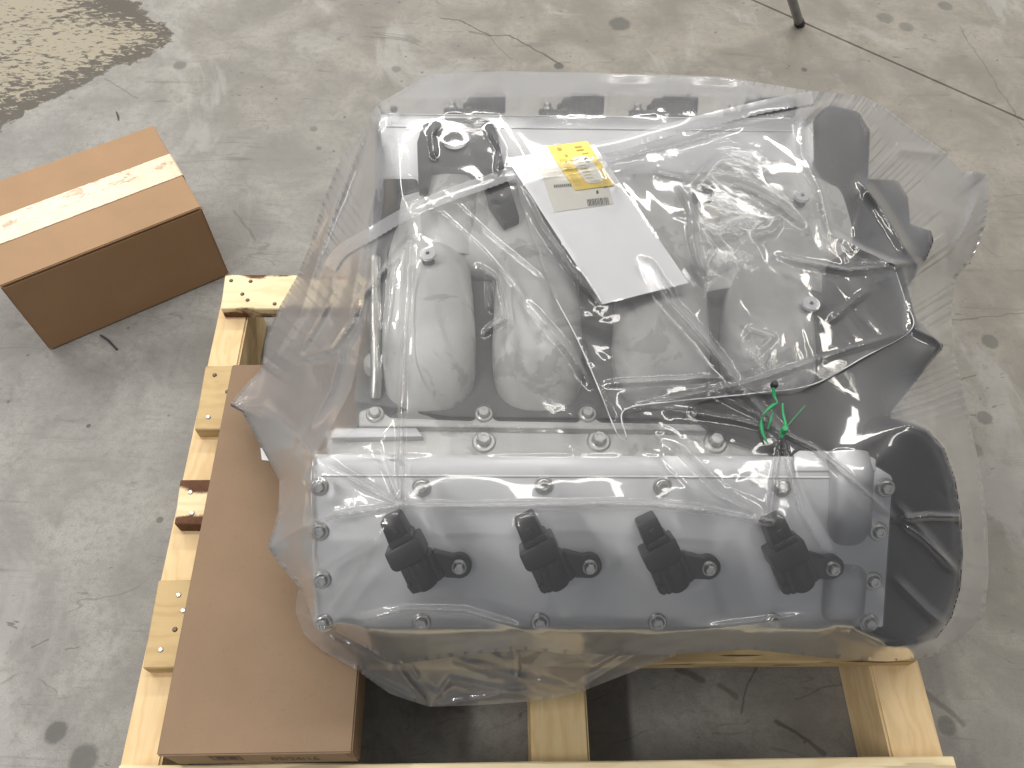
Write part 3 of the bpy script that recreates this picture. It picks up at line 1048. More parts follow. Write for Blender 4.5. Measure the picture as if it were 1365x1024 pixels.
# small ribs and bosses that break up the valley
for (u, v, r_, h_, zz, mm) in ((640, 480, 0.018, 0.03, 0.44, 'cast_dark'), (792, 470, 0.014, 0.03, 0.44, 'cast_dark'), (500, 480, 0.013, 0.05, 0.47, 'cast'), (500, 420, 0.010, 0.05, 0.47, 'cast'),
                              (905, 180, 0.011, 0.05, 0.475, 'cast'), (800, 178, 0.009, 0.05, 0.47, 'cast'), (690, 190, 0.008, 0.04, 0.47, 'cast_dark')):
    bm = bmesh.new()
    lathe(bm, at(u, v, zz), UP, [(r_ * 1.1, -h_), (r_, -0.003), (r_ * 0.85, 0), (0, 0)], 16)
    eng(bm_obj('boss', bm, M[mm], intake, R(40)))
eng(tube('fuel_rail', [at(500, 345, 0.48), at(500, 430, 0.475), at(502, 500, 0.47), at(500, 530, 0.455)], 0.0065, M['zinc'], intake, 12))

# cylinder heads, block and sump below
for far in (False, True):
    prof = [A0 + ed * (DC - 0.02) - UP * 0.045, A0 + ey * RB - UP * 0.09, A0 + ey * (RB + 0.05) - UP * 0.2, A0 + ed * DC + ey * 0.03 - UP * 0.16]
    if far:
        prof = [mirror(p) for p in prof]
    eng(prism('cylinder_head', [p + ex * 0.006 for p in prof], ex * (LC - 0.02), M['cast'], engine, 0.004))
blk = A0 + ex * 0.01 + ey * (-0.06)
blk.z = PT + 0.07
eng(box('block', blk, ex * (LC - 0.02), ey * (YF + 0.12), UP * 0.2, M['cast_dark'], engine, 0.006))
sp_ = A0 + ex * 0.06 + ey * 0.08
sp_.z = PT + 0.001
eng(box('sump', sp_, ex * (LC - 0.12), ey * (YF - 0.16), UP * 0.075, M['black_cover'], engine, 0.008))
# black drive-end covers
o_d, n_d = A0 - en * 0.012, en
dl = [on_plane(u, v, o_d, n_d) for u, v in ((1175, 642), (1172, 600), (1188, 572), (1214, 563), (1240, 572), (1262, 598), (1277, 640), (1285, 690), (1287, 740), (1284, 785), (1272, 826), (1252, 853), (1222, 868), (1185, 868), (1140, 846), (1150, 760))]
drum = eng(prism('drive_cover', dl, -en * 0.10, M['black_cover'], engine, 0.006, 3, taper=-0.06))
l1 = [at(u, v, 0.48) for u, v in ((1088, 150), (1105, 136), (1148, 146), (1163, 172), (1160, 230), (1140, 300), (1128, 355), (1092, 358), (1085, 260))]
eng(prism('timing_cover', l1, -UP * 0.25, M['black_cover'], engine, 0.008, 3))
l2 = [at(u, v, 0.44) for u, v in ((1140, 236), (1198, 239), (1212, 262), (1215, 298), (1243, 306), (1246, 320), (1236, 345), (1150, 356), (1118, 330))]
eng(prism('pump_housing', l2, -UP * 0.2, M['black_cover'], engine, 0.004, 2))
l3 = [at(u, v, 0.472) for u, v in ((1092, 345), (1205, 350), (1222, 420), (1262, 458), (1225, 500), (1190, 545), (1188, 604), (1060, 604), (945, 568), (915, 540), (1000, 512), (1070, 500), (1092, 430))]
eng(prism('belt_cover', l3, -UP * 0.2, M['black_cover'], engine, 0.006, 3))
for (u, v) in ((1138, 262), (1160, 318), (1185, 492), (1220, 488)):
    eng(bm_obj('bolt', bolt_bm(at(u, v, 0.482 if v < 300 else 0.455), UP, 0.006, 0.004, 0.006, False), M['rubber'], engine, R(40)))

bpy.context.view_layer.update()


# ------------------------------------------------------------------ plastic bag: numeric drape over the engine
STEP = 2.25
U0, V0, U1, V1 = 290.0, 84.0, 1335.0, 900.0
NU, NV = int((U1 - U0) / STEP) + 1, int((V1 - V0) / STEP) + 1
us = U0 + STEP * np.arange(NU)
vs = V0 + STEP * np.arange(NV)
UU, VV = np.meshgrid(us, vs)


def bvh_of(objs):
    V, F = [], []
    for o in objs:
        if o.type != 'MESH':
            continue
        mw = o.matrix_world
        k = len(V)
        V.extend([mw @ v.co for v in o.data.vertices])
        F.extend([[k + i for i in p.vertices] for p in o.data.polygons])
    return BVHTree.FromPolygons(V, F)


def obstacle(objs, sub=1):
    t = bvh_of(objs)
    z = np.full((NV, NU), 0.0)
    for j in range(0, NV):
        for i in range(0, NU):
            hit = t.ray_cast(CAM, ray(us[i], vs[j]).normalized())
            if hit[0] is not None:
                z[j, i] = hit[0].z
    return z


def maxfilt(z, n=1):
    for _ in range(n):
        p = np.pad(z, 1, mode='edge')
        z = np.maximum.reduce([p[1:-1, 1:-1], p[:-2, 1:-1], p[2:, 1:-1], p[1:-1, :-2], p[1:-1, 2:]])
    return z


def minfilt(z, n=1):
    return -maxfilt(-z, n)


def blur(z, n=1):
    for _ in range(n):
        p = np.pad(z, 1, mode='edge')
        z = (p[1:-1, 1:-1] * 2 + p[:-2, 1:-1] + p[2:, 1:-1] + p[1:-1, :-2] + p[1:-1, 2:]) / 6
    return z


def nearest_on(poly, vals, U, V):
    """distance, nearest point and interpolated value of a closed outline"""
    P = np.asarray(poly, float)
    W_ = np.asarray(vals, float)
    best = np.full(U.shape, 1e9)
    bu = np.zeros(U.shape)
    bv = np.zeros(U.shape)
    bz = np.zeros(U.shape)
    n = len(P)
    for i in range(n):
        a, b = P[i], P[(i + 1) % n]
        d = b - a
        L2 = d @ d + 1e-9
        t = np.clip(((U - a[0]) * d[0] + (V - a[1]) * d[1]) / L2, 0, 1)
        qx, qy = a[0] + t * d[0], a[1] + t * d[1]
        dist = np.hypot(U - qx, V - qy)
        m = dist < best
        best = np.where(m, dist, best)
        bu = np.where(m, qx, bu)
        bv = np.where(m, qy, bv)
        bz = np.where(m, W_[i] + t * (W_[(i + 1) % n] - W_[i]), bz)
    return best, bu, bv, bz


def dens(poly, k=5, amp=0.6):
    """soften a control outline (u, v, z) a little"""
    P = [Vector(p) for p in poly]
    out = []
    n = len(P)
    for i in range(n):
        a, b, c, d = P[i - 1], P[i], P[(i + 1) % n], P[(i + 2) % n]
        for q in range(k):
            t = q / k
            cm = 0.5 * ((2 * b) + (c - a) * t + (2 * a - 5 * b + 4 * c - d) * t * t + (3 * b - a - 3 * c + d) * t ** 3)
            ln = b.lerp(c, t)
            out.append(ln.lerp(cm, amp))
    return [(p.x, p.y) for p in out], [p.z for p in out]


def relax(z, obs, fixed, its):
    for _ in range(its):
        p = np.pad(z, 1, mode='edge')
        a = (p[:-2, 1:-1] + p[2:, 1:-1] + p[1:-1, :-2] + p[1:-1, 2:]) * 0.25
        zn = np.maximum(z + 0.85 * (a - z), obs)
        z = np.where(fixed, z, zn)
    return z


def drape(obs, inside, zb):
    fixed = ~inside
    z = np.where(inside, np.maximum(obs, zb), zb)
    for s_ in (9, 3):
        zc, oc, fc = z[::s_, ::s_].copy(), obs.copy(), fixed[::s_, ::s_]
        oc = maxfilt(oc, s_ // 2)[::s_, ::s_]
        zc = relax(zc, np.where(fc, -1, oc), fc, 900)
        jj = np.clip(np.arange(NV) / s_, 0, zc.shape[0] - 1.001)
        ii = np.clip(np.arange(NU) / s_, 0, zc.shape[1] - 1.001)
        j0, i0 = jj.astype(int), ii.astype(int)
        fj, fi = (jj - j0)[:, None], (ii - i0)[None, :]
        up = (zc[j0][:, i0] * (1 - fj) * (1 - fi) + zc[j0 + 1][:, i0] * fj * (1 - fi) + zc[j0][:, i0 + 1] * (1 - fj) * fi + zc[j0 + 1][:, i0 + 1] * fj * fi)
        z = np.where(fixed, zb, np.maximum(up, obs))
    return relax(z, np.where(fixed, -1, obs), fixed, 160)


def facets(n, seed, box_=(U0 - 60, V0 - 60, U1 + 60, V1 + 60), stretch=None):
    """piecewise flat random relief: film creased into facets"""
    g = np.random.default_rng(seed)
    pts = np.stack([g.uniform(box_[0], box_[2], n), g.uniform(box_[1], box_[3], n)], 1)
    pts = np.concatenate([pts, [[box_[0] - 90, box_[1] - 90], [box_[2] + 90, box_[1] - 90], [box_[0] - 90, box_[3] + 90], [box_[2] + 90, box_[3] + 90]]])
    h = g.uniform(-1, 1, len(pts))
    q = pts
    if stretch:
        a, k = stretch
        c, s_ = math.cos(a), math.sin(a)
        q = np.stack([(pts[:, 0] * c + pts[:, 1] * s_) / k, -pts[:, 0] * s_ + pts[:, 1] * c], 1)
    vo_, _, tri, ov, _, _ = delaunay_2d_cdt([Vector(p) for p in q], [], [], 0, 1e-4)
    idx = [o_[0] if o_ else 0 for o_ in ov]
    out = np.zeros((NV, NU))
    for t in tri:
        a, b, c = (pts[idx[k]] for k in t)
        ha, hb, hcc = (h[idx[k]] for k in t)
        i0 = max(0, int((min(a[0], b[0], c[0]) - U0) / STEP)); i1 = min(NU - 1, int((max(a[0], b[0], c[0]) - U0) / STEP) + 1)
        j0 = max(0, int((min(a[1], b[1], c[1]) - V0) / STEP)); j1 = min(NV - 1, int((max(a[1], b[1], c[1]) - V0) / STEP) + 1)
        if i1 < i0 or j1 < j0:
            continue
        X, Y = UU[j0:j1 + 1, i0:i1 + 1], VV[j0:j1 + 1, i0:i1 + 1]
        den = (b[1] - c[1]) * (a[0] - c[0]) + (c[0] - b[0]) * (a[1] - c[1])
        if abs(den) < 1e-9:
            continue
        l0 = ((b[1] - c[1]) * (X - c[0]) + (c[0] - b[0]) * (Y - c[1])) / den
        l1_ = ((c[1] - a[1]) * (X - c[0]) + (a[0] - c[0]) * (Y - c[1])) / den
        l2_ = 1 - l0 - l1_
        m = (l0 >= -1e-6) & (l1_ >= -1e-6) & (l2_ >= -1e-6)
        sub = out[j0:j1 + 1, i0:i1 + 1]
        sub[m] = (l0 * ha + l1_ * hb + l2_ * hcc)[m]
    return out


def crease(z, pts, wid, hgt, sharp=1.0, taper=True):
    """tent-shaped fold along a polyline; hgt metres, wid photo pixels"""
    P = [np.array(p, float) for p in pts]
    seg = [np.linalg.norm(b - a) for a, b in zip(P, P[1:])]
    tot = sum(seg)
    s0 = 0
    best = np.full(z.shape, 1e9)
    bs = np.zeros(z.shape)
    for a, b, L in zip(P, P[1:], seg):
        d = b - a
        t = np.clip(((UU - a[0]) * d[0] + (VV - a[1]) * d[1]) / (L * L), 0, 1)
        dist = np.hypot(UU - a[0] - t * d[0], VV - a[1] - t * d[1])
        m = dist < best
        best = np.where(m, dist, best)
        bs = np.where(m, (s0 + t * L) / tot, bs)
        s0 += L
    wid = wid * 0.72
    wv = wid
    if taper == 'fan':
        wv = wid * (0.25 + 1.2 * bs)
        amp = hgt * (1 - 0.55 * bs)
    elif taper:
        amp = hgt * np.clip(np.minimum(bs, 1 - bs) * 5, 0.0, 1)
    else:
        amp = hgt
    return z + 1.05 * amp * np.clip(1 - best / (wv * 1.25), 0, 1) ** 1.6


def region(cx, cy, rx, ry, p=1.0):
    return np.clip(1.25 - np.hypot((UU - cx) / rx, (VV - cy) / ry), 0, 1) ** p


def film_obj(name, inside, outline, zvals, z, mat, parent, tuck=None):
    """mesh of the draped sheet; the rim is pulled onto its outline; tuck = rim folded down and under"""
    q = inside[:-1, :-1] & inside[1:, :-1] & inside[:-1, 1:] & inside[1:, 1:]
    used = np.zeros_like(inside)
    for dj in (0, 1):
        for di in (0, 1):
            used[dj:NV - 1 + dj, di:NU - 1 + di] |= q
    cnt = np.zeros(inside.shape, int)
    for dj in (0, 1):
        for di in (0, 1):
            cnt[dj:NV - 1 + dj, di:NU - 1 + di] += q
    rim = used & (cnt < 4)
    d, bu, bv, bz = nearest_on(outline, zvals, UU, VV)
    Ux = np.where(rim, bu, UU)
    Vx = np.where(rim, bv, VV)
    idx = -np.ones(inside.shape, int)
    idx[used] = np.arange(used.sum())
    verts = []
    for j, i in zip(*np.nonzero(used)):
        verts.append(at(Ux[j, i], Vx[j, i], z[j, i]))
    faces = []
    for j, i in zip(*np.nonzero(q)):
        xa, ya = Ux[j, i] - Ux[j + 1, i + 1], Vx[j, i] - Vx[j + 1, i + 1]
        xb, yb = Ux[j + 1, i] - Ux[j, i + 1], Vx[j + 1, i] - Vx[j, i + 1]
        if abs(xa * yb - xb * ya) * 0.5 < 0.4 * STEP * STEP:
            continue    # no slivers where the rim was pulled onto its outline
        faces.append((idx[j, i], idx[j + 1, i], idx[j + 1, i + 1], idx[j, i + 1]))
    if tuck:
        # boundary edges -> folded-under skirt
        from collections import Counter
        ec = {}
        for f in faces:
            for a, b in zip(f, f[1:] + f[:1]):
                k = (min(a, b), max(a, b))
                ec[k] = None if k in ec else (a, b)
        be = [e for e in ec.values() if e]
        nv = {}
        cen = ctr
        for a, b in be:
            for k in (a, b):
                if k not in nv:
                    p = verts[k]
                    ring = [len(verts)]
                    verts.append(p.copy())
                    for pull, dz in ((0.05, 0.035), (0.16, 0.09)):
                        p2 = p.lerp(Vector((cen.x, cen.y, p.z)), pull)
                        p2.z = max(tuck, p.z - dz)
                        ring.append(len(verts))
                        verts.append(p2)
                    nv[k] = ring
        for a, b in be:
            faces.append((nv[b][0], nv[a][0], nv[a][1], nv[b][1]))
            faces.append((nv[b][1], nv[a][1], nv[a][2], nv[b][2]))
    return mesh_obj(name, verts, faces, mat, parent, True)


def film_mat(name, milk, milk_edge, rough=0.13, bump=0.25, blurw=0.5, wrinkle=1.0):
    t = NT(name)
    P = t.coord('World')
    wr = t.noise(P, 30, 3, 0.5, 0.6)
    rid = t.math('ABSOLUTE', t.math('SUBTRACT', t.noise(t.coord('World', (1, 1, 1), (5, 2, 1)), 34, 5, 0.6, 1.4), 0.5))
    msk = t.step(t.noise(t.coord('World', (1, 1, 1), (2, 7, 3)), 9, 3, 0.5), 0.5, 0.66)
    h = t.math('ADD', t.math('MULTIPLY', wr, 0.12), t.math('MULTIPLY', t.math('MULTIPLY', t.math('SUBTRACT', 0.5, rid), msk), wrinkle))
    nm = t.bump(h, bump, 0.004)
    lw = t.n('ShaderNodeLayerWeight', ins={'Blend': 0.35}).outputs['Facing']
    fac = t.n('ShaderNodeMapRange', ins={'Value': t.math('POWER', lw, 1.8), 'To Min': milk, 'To Max': milk_edge}).outputs[0]
    col = (0.80, 0.80, 0.83)
    dif = t.n('ShaderNodeBsdfDiffuse', ins={'Color': col, 'Normal': nm}).outputs[0]
    trl = t.n('ShaderNodeBsdfTranslucent', ins={'Color': col, 'Normal': nm}).outputs[0]
    milkn = t.n('ShaderNodeMixShader', ins={0: 0.45, 1: dif, 2: trl}).outputs[0]
    clear = t.n('ShaderNodeBsdfTransparent', ins={'Color': (0.985, 0.985, 0.987)}).outputs[0]
    soft = t.n('ShaderNodeBsdfRefraction', ins={'Color': (0.985, 0.985, 0.987), 'Roughness': 0.45, 'IOR': 1.09}).outputs[0]
    thru = t.n('ShaderNodeMixShader', ins={0: blurw, 1: clear, 2: soft}).outputs[0]
    body_ = t.n('ShaderNodeMixShader', ins={0: fac, 1: thru, 2: milkn}).outputs[0]
    g1 = t.n('ShaderNodeBsdfGlossy', ins={'Color': (1, 1, 1), 'Roughness': rough, 'Normal': nm}).outputs[0]
    g2 = t.n('ShaderNodeBsdfGlossy', ins={'Color': (1, 1, 1), 'Roughness': 0.32, 'Normal': nm}).outputs[0]
    gl = t.n('ShaderNodeMixShader', ins={0: 0.38, 1: g1, 2: g2}).outputs[0]
    fr = t.n('ShaderNodeFresnel', ins={'IOR': 1.5, 'Normal': nm}).outputs[0]
    fr = t.math('MULTIPLY', fr, 1.35, clamp=True)
    full = t.n('ShaderNodeMixShader', ins={0: fr, 1: body_, 2: gl}).outputs[0]
    t.t.links.new(full, t.out.inputs[0])
    return t.m


M['film'] = film_mat('clear_film', 0.06, 0.65, 0.055, 0.2, 0.12, 0.5)
M['flap_edge_glint'] = plain('film_edge_glint', (0.55, 0.55, 0.57), 0.25, 0, 0.05, 50)
M['flap_film'] = film_mat('clear_film_flap', 0.035, 0.55, 0.055, 0.3, 0.05, 1.0)

bag = empty('plastic_bag', A0 + ey * YF / 2 + ex * LC / 2 - UP * 0.37, 'crumpled clear plastic bag wrapped over the engine and tied with green twine', 'bag')
obs0 = obstacle(ENG)
obsE = blur(maxfilt(obs0, 2), 1) + 0.004
obsE = np.maximum(obsE, minfilt(maxfilt(obsE, 44), 44) * (obs0 > 0.3))
obsE = np.where(obs0 > 0, np.maximum(obsE, obs0 + 0.004), np.where(obsE > 0.1, obsE, 0.0))

ctrl = [(503, 140, .49), (522, 128, .47), (575, 99, .47), (670, 95, .47), (800, 97, .48), (960, 102, .48), (1080, 121, .47), (1150, 128, .45), (1182, 145, .42), (1225, 178, .37), (1264, 205, .33), (1285, 228, .31), (1300, 229, .31), (1318, 234, .29),
        (1319, 262, .28), (1312, 305, .27), (1296, 345, .27), (1274, 372, .29), (1268, 415, .31), (1270, 462, .33), (1282, 510, .30), (1292, 560, .27), (1308, 630, .25), (1316, 700, .24), (1318, 765, .23), (1312, 818, .22), (1285, 848, .22), (1250, 874, .22), (1185, 882, .23), (1100, 877, .26),
        (1000, 866, .30), (900, 872, .28), (830, 874, .28), (760, 872, .29), (690, 866, .29), (600, 876, .28), (525, 886, .27), (485, 862, .30), (440, 838, .34), (421, 838, .35), (408, 800, .34), (395, 779, .34), (372, 752, .32), (357, 729, .31), (364, 705, .31), (371, 680, .31), (372, 640, .29), (345, 590, .27),
        (322, 549, .26), (305, 540, .255), (330, 510, .26), (350, 490, .26), (353, 455, .25), (372, 410, .27), (395, 370, .30), (412, 330, .34), (430, 270, .38), (452, 215, .42), (480, 178, .46)]
outl, outz = dens(ctrl, 5, 0.15)
inside = inside_poly(outl, UU, VV)
dist, bu, bv, zb = nearest_on(outl, outz, UU, VV)
core = inside & (dist > STEP * 0.8)
need = np.where(obs0 > 0, obs0 + 0.004, 0)
lift = blur(maxfilt(np.where(need > zb, need - zb, 0), 2), 10)
zb = zb + lift
fixed_z = zb
obsA = np.where(core, obsE, 0)
tiepeak = np.exp(-((UU - 1041) ** 2 + (VV - 577) ** 2) / (2 * 9.0 ** 2))
obsA = np.maximum(obsA, np.where(tiepeak > 0.3, 0.512 * 1.0, 0))
obsA = np.maximum(obsA, np.where(core & (((np.abs(UU - 612) / 85) ** 4 + (np.abs(VV - 215) / 75) ** 4) < 1), 0.5145, 0))
zf_ = drape(obsA, core, fixed_z)
free = np.clip((zf_ - obs0 - 0.006) / 0.05, 0.06, 1.0)
edgefade = np.clip(dist / 30.0, 0, 1)
crum = np.zeros_like(zf_)
left = region(460, 420, 150, 190)
crum += facets(60, 1) * 0.0035 * (0.35 + 0.65 * edgefade) * (0.4 + free)
crum += facets(260, 2, stretch=(1.1, 2.2)) * 0.0022 * free
crum += facets(900, 3, stretch=(1.3, 2.0)) * 0.0016 * np.clip(left + region(900, 300, 330, 200) * 0.7 + region(950, 650, 90, 70), 0, 1)
micro = facets(9000, 31)
spots = sum(region(*r_) for r_ in ((668, 225, 25, 70), (770, 500, 45, 90), (960, 190, 25, 50), (880, 590, 90, 50), (950, 655, 70, 45), (1250, 375, 50, 40), (1265, 640, 40, 60), (700, 440, 60, 60), (430, 440, 60, 70), (1000, 130, 120, 30), (860, 110, 60, 30)))
zs_ = blur(zf_, 25)
zs_ = np.where(dist > 22, np.maximum(zs_, np.where(obs0 > 0, obs0 + 0.0035, 0)), zf_)
# near the rim the sheet runs straight out to its edge
zs_ = np.where((obs0 <= 0) & (dist > 12), blur(zs_, 60), zs_)
dd_ = np.maximum(dist, 1e-3)
RW = 26.0
su = np.clip((bu + (UU - bu) / dd_ * RW - U0) / STEP, 0, NU - 1.01)
sv = np.clip((bv + (VV - bv) / dd_ * RW - V0) / STEP, 0, NV - 1.01)
i_, j_ = su.astype(int), sv.astype(int)
a_, b_ = su - i_, sv - j_
zin = zs_[j_, i_] * (1 - a_) * (1 - b_) + zs_[j_, i_ + 1] * a_ * (1 - b_) + zs_[j_ + 1, i_] * (1 - a_) * b_ + zs_[j_ + 1, i_ + 1] * a_ * b_
band = zb + (zin - zb) * np.clip(dist / RW, 0, 1)
wt = np.clip((dist - 12) / 14, 0, 1)
zs_ = np.where(inside, band * (1 - wt) + zs_ * wt, zs_)
zs_ = np.where(core & (obs0 > 0), np.maximum(zs_, obs0 + 0.0035), zs_)
zz_ = np.where(dist > 8, blur(zs_ + crum * edgefade, 2), zs_ + crum * edgefade) + micro * 0.0006 * np.clip(spots, 0, 1) * edgefade
T0 = (533, 674)
for pts, wd, hg, tp in (
        ([T0, (535, 560), (540, 430), (547, 325)], 9, 0.007, False),
        ([T0, (518, 632), (505, 600)], 9, 0.006, 'fan'), ([T0, (470, 640), (416, 612)], 14, 0.009, 'fan'), ([T0, (445, 688), (400, 705), (358, 730)], 16, 0.010, 'fan'),
        ([T0, (620, 676), (725, 674), (800, 672), (868, 673), (950, 682), (1028, 697)], 9, 0.008, False), ([(515, 700), (470, 770), (433, 828)], 15, 0.007, True), ([(515, 706), (440, 750), (398, 778)], 18, 0.007, True),
        ([(1041, 577), (1034, 630), (1026, 692)], 9, 0.008, 'fan'), ([(1041, 577), (1054, 630), (1066, 680), (1095, 735)], 11, 0.009, 'fan'), ([(1041, 577), (1085, 598), (1125, 632), (1190, 690)], 11, 0.009, 'fan'),
        ([(1041, 577), (985, 515), (930, 452), (880, 392), (838, 335)], 13, 0.009, False), ([(1041, 577), (1000, 548), (950, 520)], 9, 0.006, 'fan'), ([(1041, 577), (980, 560), (890, 545)], 9, 0.005, 'fan'),
        ([(880, 585), (918, 625), (955, 660), (1028, 696)], 22, 0.012, True), ([(800, 512), (860, 508), (960, 503)], 8, 0.006, True),
        ([(1092, 142), (1066, 165), (1068, 205), (1092, 250), (1106, 310), (1148, 334), (1192, 354)], 10, 0.010, False),
        ([(1140, 233), (1172, 275), (1205, 330), (1222, 352)], 16, 0.010, True), ([(1222, 352), (1215, 400), (1222, 440), (1270, 463)], 12, 0.009, False), ([(1218, 352), (1150, 352), (1125, 358)], 8, 0.007, True),
        ([(1262, 346), (1290, 300), (1305, 255)], 11, 0.010, True), ([(1195, 693), (1240, 688), (1280, 690), (1290, 720), (1284, 748)], 9, 0.008, True), ([(1195, 693), (1230, 718), (1275, 762)], 9, 0.007, True),
        ([(1185, 765), (1235, 815), (1278, 850)], 14, 0.007, True), ([(1190, 668), (1240, 720), (1280, 770)], 12, 0.006, True), ([(440, 838), (540, 812), (620, 815), (690, 836), (760, 868)], 12, 0.008, True),
        ([(1000, 862), (940, 850), (860, 868)], 10, 0.006, True), ([(780, 868), (900, 842), (1000, 830), (1110, 815)], 12, 0.007, True), ([(545, 325), (505, 370), (480, 400), (470, 430), (445, 465), (390, 482)], 9, 0.009, True),
        ([(443, 368), (445, 390), (425, 430), (395, 478)], 8, 0.008, True), ([(500, 330), (502, 400), (505, 455), (502, 500)], 7, 0.007, True), ([(518, 322), (514, 400), (505, 470)], 7, 0.006, True),
        ([(632, 352), (660, 372), (672, 425), (640, 448)], 8, 0.008, True), ([(650, 375), (654, 418)], 6, 0.006, True), ([(580, 215), (575, 180), (585, 165)], 8, 0.006, True), ([(650, 168), (668, 200), (662, 240)], 9, 0.008, True),
        ([(503, 140), (470, 220), (440, 300), (400, 420), (330, 530)], 14, 0.007, True), ([(503, 140), (500, 260), (470, 400), (440, 520), (372, 640)], 16, 0.008, True), ([(305, 541), (350, 540), (400, 580), (430, 620)], 16, 0.010, True),
        ([(415, 615), (385, 670), (358, 728)], 12, 0.007, True), ([(700, 400), (760, 470), (790, 520)], 10, 0.008, True), ([(900, 250), (950, 330), (935, 375)], 10, 0.008, True), ([(1264, 206), (1200, 200), (1165, 235)], 14, 0.008, True)):
    zz_ = crease(zz_, pts, wd, hg, 1.0, tp)
for pts, hg in (([T0, (535, 560), (540, 430), (547, 325)], .0022), ([T0, (518, 632), (508, 600)], .002), ([T0, (470, 640), (418, 613)], .0022), ([T0, (445, 688), (400, 705), (358, 730)], .0022), ([T0, (620, 676), (725, 674), (800, 672), (868, 673), (950, 682), (1028, 697)], .0022),
                ([(1041, 577), (1034, 630), (1026, 692)], .0022), ([(1041, 577), (1054, 630), (1066, 680), (1095, 735)], .0024), ([(1041, 577), (1085, 598), (1125, 632), (1190, 690)], .0024), ([(1195, 693), (1240, 688), (1280, 690), (1290, 720), (1284, 748)], .002), ([(1195, 693), (1230, 718), (1275, 762)], .002),
                ([(1092, 142), (1066, 165), (1068, 205), (1092, 250), (1106, 310), (1148, 334), (1192, 354)], .0024), ([(443, 368), (445, 390), (425, 430), (395, 478)], .002), ([(545, 325), (505, 370), (480, 400), (470, 430), (445, 465), (390, 482)], .0022), ([(502, 330), (503, 400), (505, 455), (502, 500)], .002), ([(518, 322), (514, 400), (505, 470)], .0018),
                ([(632, 352), (660, 372), (672, 425), (640, 448)], .002), ([(1262, 346), (1290, 300), (1305, 255)], .002), ([(503, 140), (470, 220), (440, 300), (400, 420)], .0018), ([(560, 260), (640, 330), (700, 400)], .0022), ([(585, 250), (660, 320), (740, 385)], .002), ([(330, 538), (400, 585), (432, 622)], .002)):
    zz_ = crease(zz_, pts, 4.6, hg, 1.0, True)
zz_ = np.where(core, np.maximum(zz_, np.where(obs0 > 0, obs0 + 0.003, 0)), np.maximum(zb, 0))
zz_ = np.where(inside & ~core, zb, zz_)
film_obj('film', inside, outl, outz, zz_, M['film'], bag, tuck=0.155)
ZMAIN = zz_
M['gusset_film'] = film_mat('clear_film_gusset', 0.30, 0.7, 0.12, 0.2, 0.1, 0.5)
gus = [[(506, 150, 0), (512, 260, 0), (492, 400, 0), (468, 520, 0), (424, 600, 0), (420, 650, 0), (420, 760, 0), (399, 775, 0), (374, 751, 0), (360, 729, 0), (373, 690, 0), (374, 640, 0), (347, 588, 0), (325, 549, 0), (312, 538, 0), (352, 488, 0), (356, 455, 0), (375, 410, 0), (397, 370, 0), (414, 330, 0), (432, 270, 0), (454, 215, 0), (482, 178, 0)],
       [(1152, 131, 0), (1182, 148, 0), (1262, 208, 0), (1283, 231, 0), (1315, 237, 0), (1309, 305, 0), (1293, 345, 0), (1271, 372, 0), (1265, 415, 0), (1267, 462, 0), (1279, 510, 0), (1305, 630, 0), (1313, 700, 0), (1315, 765, 0), (1309, 816, 0), (1284, 845, 0), (1250, 868, 0), (1297, 780, 0), (1298, 700, 0), (1286, 600, 0), (1274, 500, 0), (1263, 430, 0), (1262, 372, 0), (1262, 335, 0), (1257, 290, 0), (1228, 240, 0), (1178, 190, 0)],
       [(578, 101, 0), (670, 97, 0), (800, 99, 0), (960, 104, 0), (1080, 123, 0), (1040, 130, 0), (800, 128, 0), (520, 131, 0)]]
for kk, g_ in enumerate(gus):
    go, gz = dens(g_, 4, 0.2)
    gi = inside_poly(go, UU, VV)
    gd, _, _, _ = nearest_on(go, gz, UU, VV)
    gzz = ZMAIN - 0.004 - 0.022 * np.clip(gd / 30, 0, 1) + (facets(70, 41 + kk) * 0.009) * np.clip(gd / 25, 0, 1)
    gzz = np.where(obs0 > 0, np.maximum(gzz, np.minimum(obs0 + 0.0015, ZMAIN - 0.001)), gzz)
    film_obj('gusset', gi, go, gz, np.maximum(gzz, 0.01), M['gusset_film'], bag)


def zat(Z, u, v):
    x, y = (u - U0) / STEP, (v - V0) / STEP
    i, j = int(max(0, min(NU - 2, x))), int(max(0, min(NV - 2, y)))
    a, b = x - i, y - j
    return Z[j, i] * (1 - a) * (1 - b) + Z[j, i + 1] * a * (1 - b) + Z[j + 1, i] * (1 - a) * b + Z[j + 1, i + 1] * a * b


# ------------------------------------------------------------------ paperwork lying on the film, under the folded flap
top = maxfilt(np.where(inside, ZMAIN, 0), 4)
pc = [Vector((675, 211)), Vector((792, 193)), Vector((918, 377)), Vector((803, 406))]
# best plane over the film below the sheet
pu, pv, pz = [], [], []
for a in np.linspace(0, 1, 12):
    for b in np.linspace(0, 1, 16):
        q_ = pc[0].lerp(pc[1], a).lerp(pc[3].lerp(pc[2], a), b)
        pu.append(q_.x); pv.append(q_.y); pz.append(zat(top, q_.x, q_.y))
Am = np.stack([np.ones(len(pu)), pu, pv], 1)
co = np.linalg.lstsq(Am, np.array(pz), rcond=None)[0]
co[0] += np.max(np.array(pz) - Am @ co) * 0.75 + 0.002


def zpaper(u, v):
    return max(co[0] + co[1] * u + co[2] * v, zat(ZMAIN, u, v) + 0.0025)


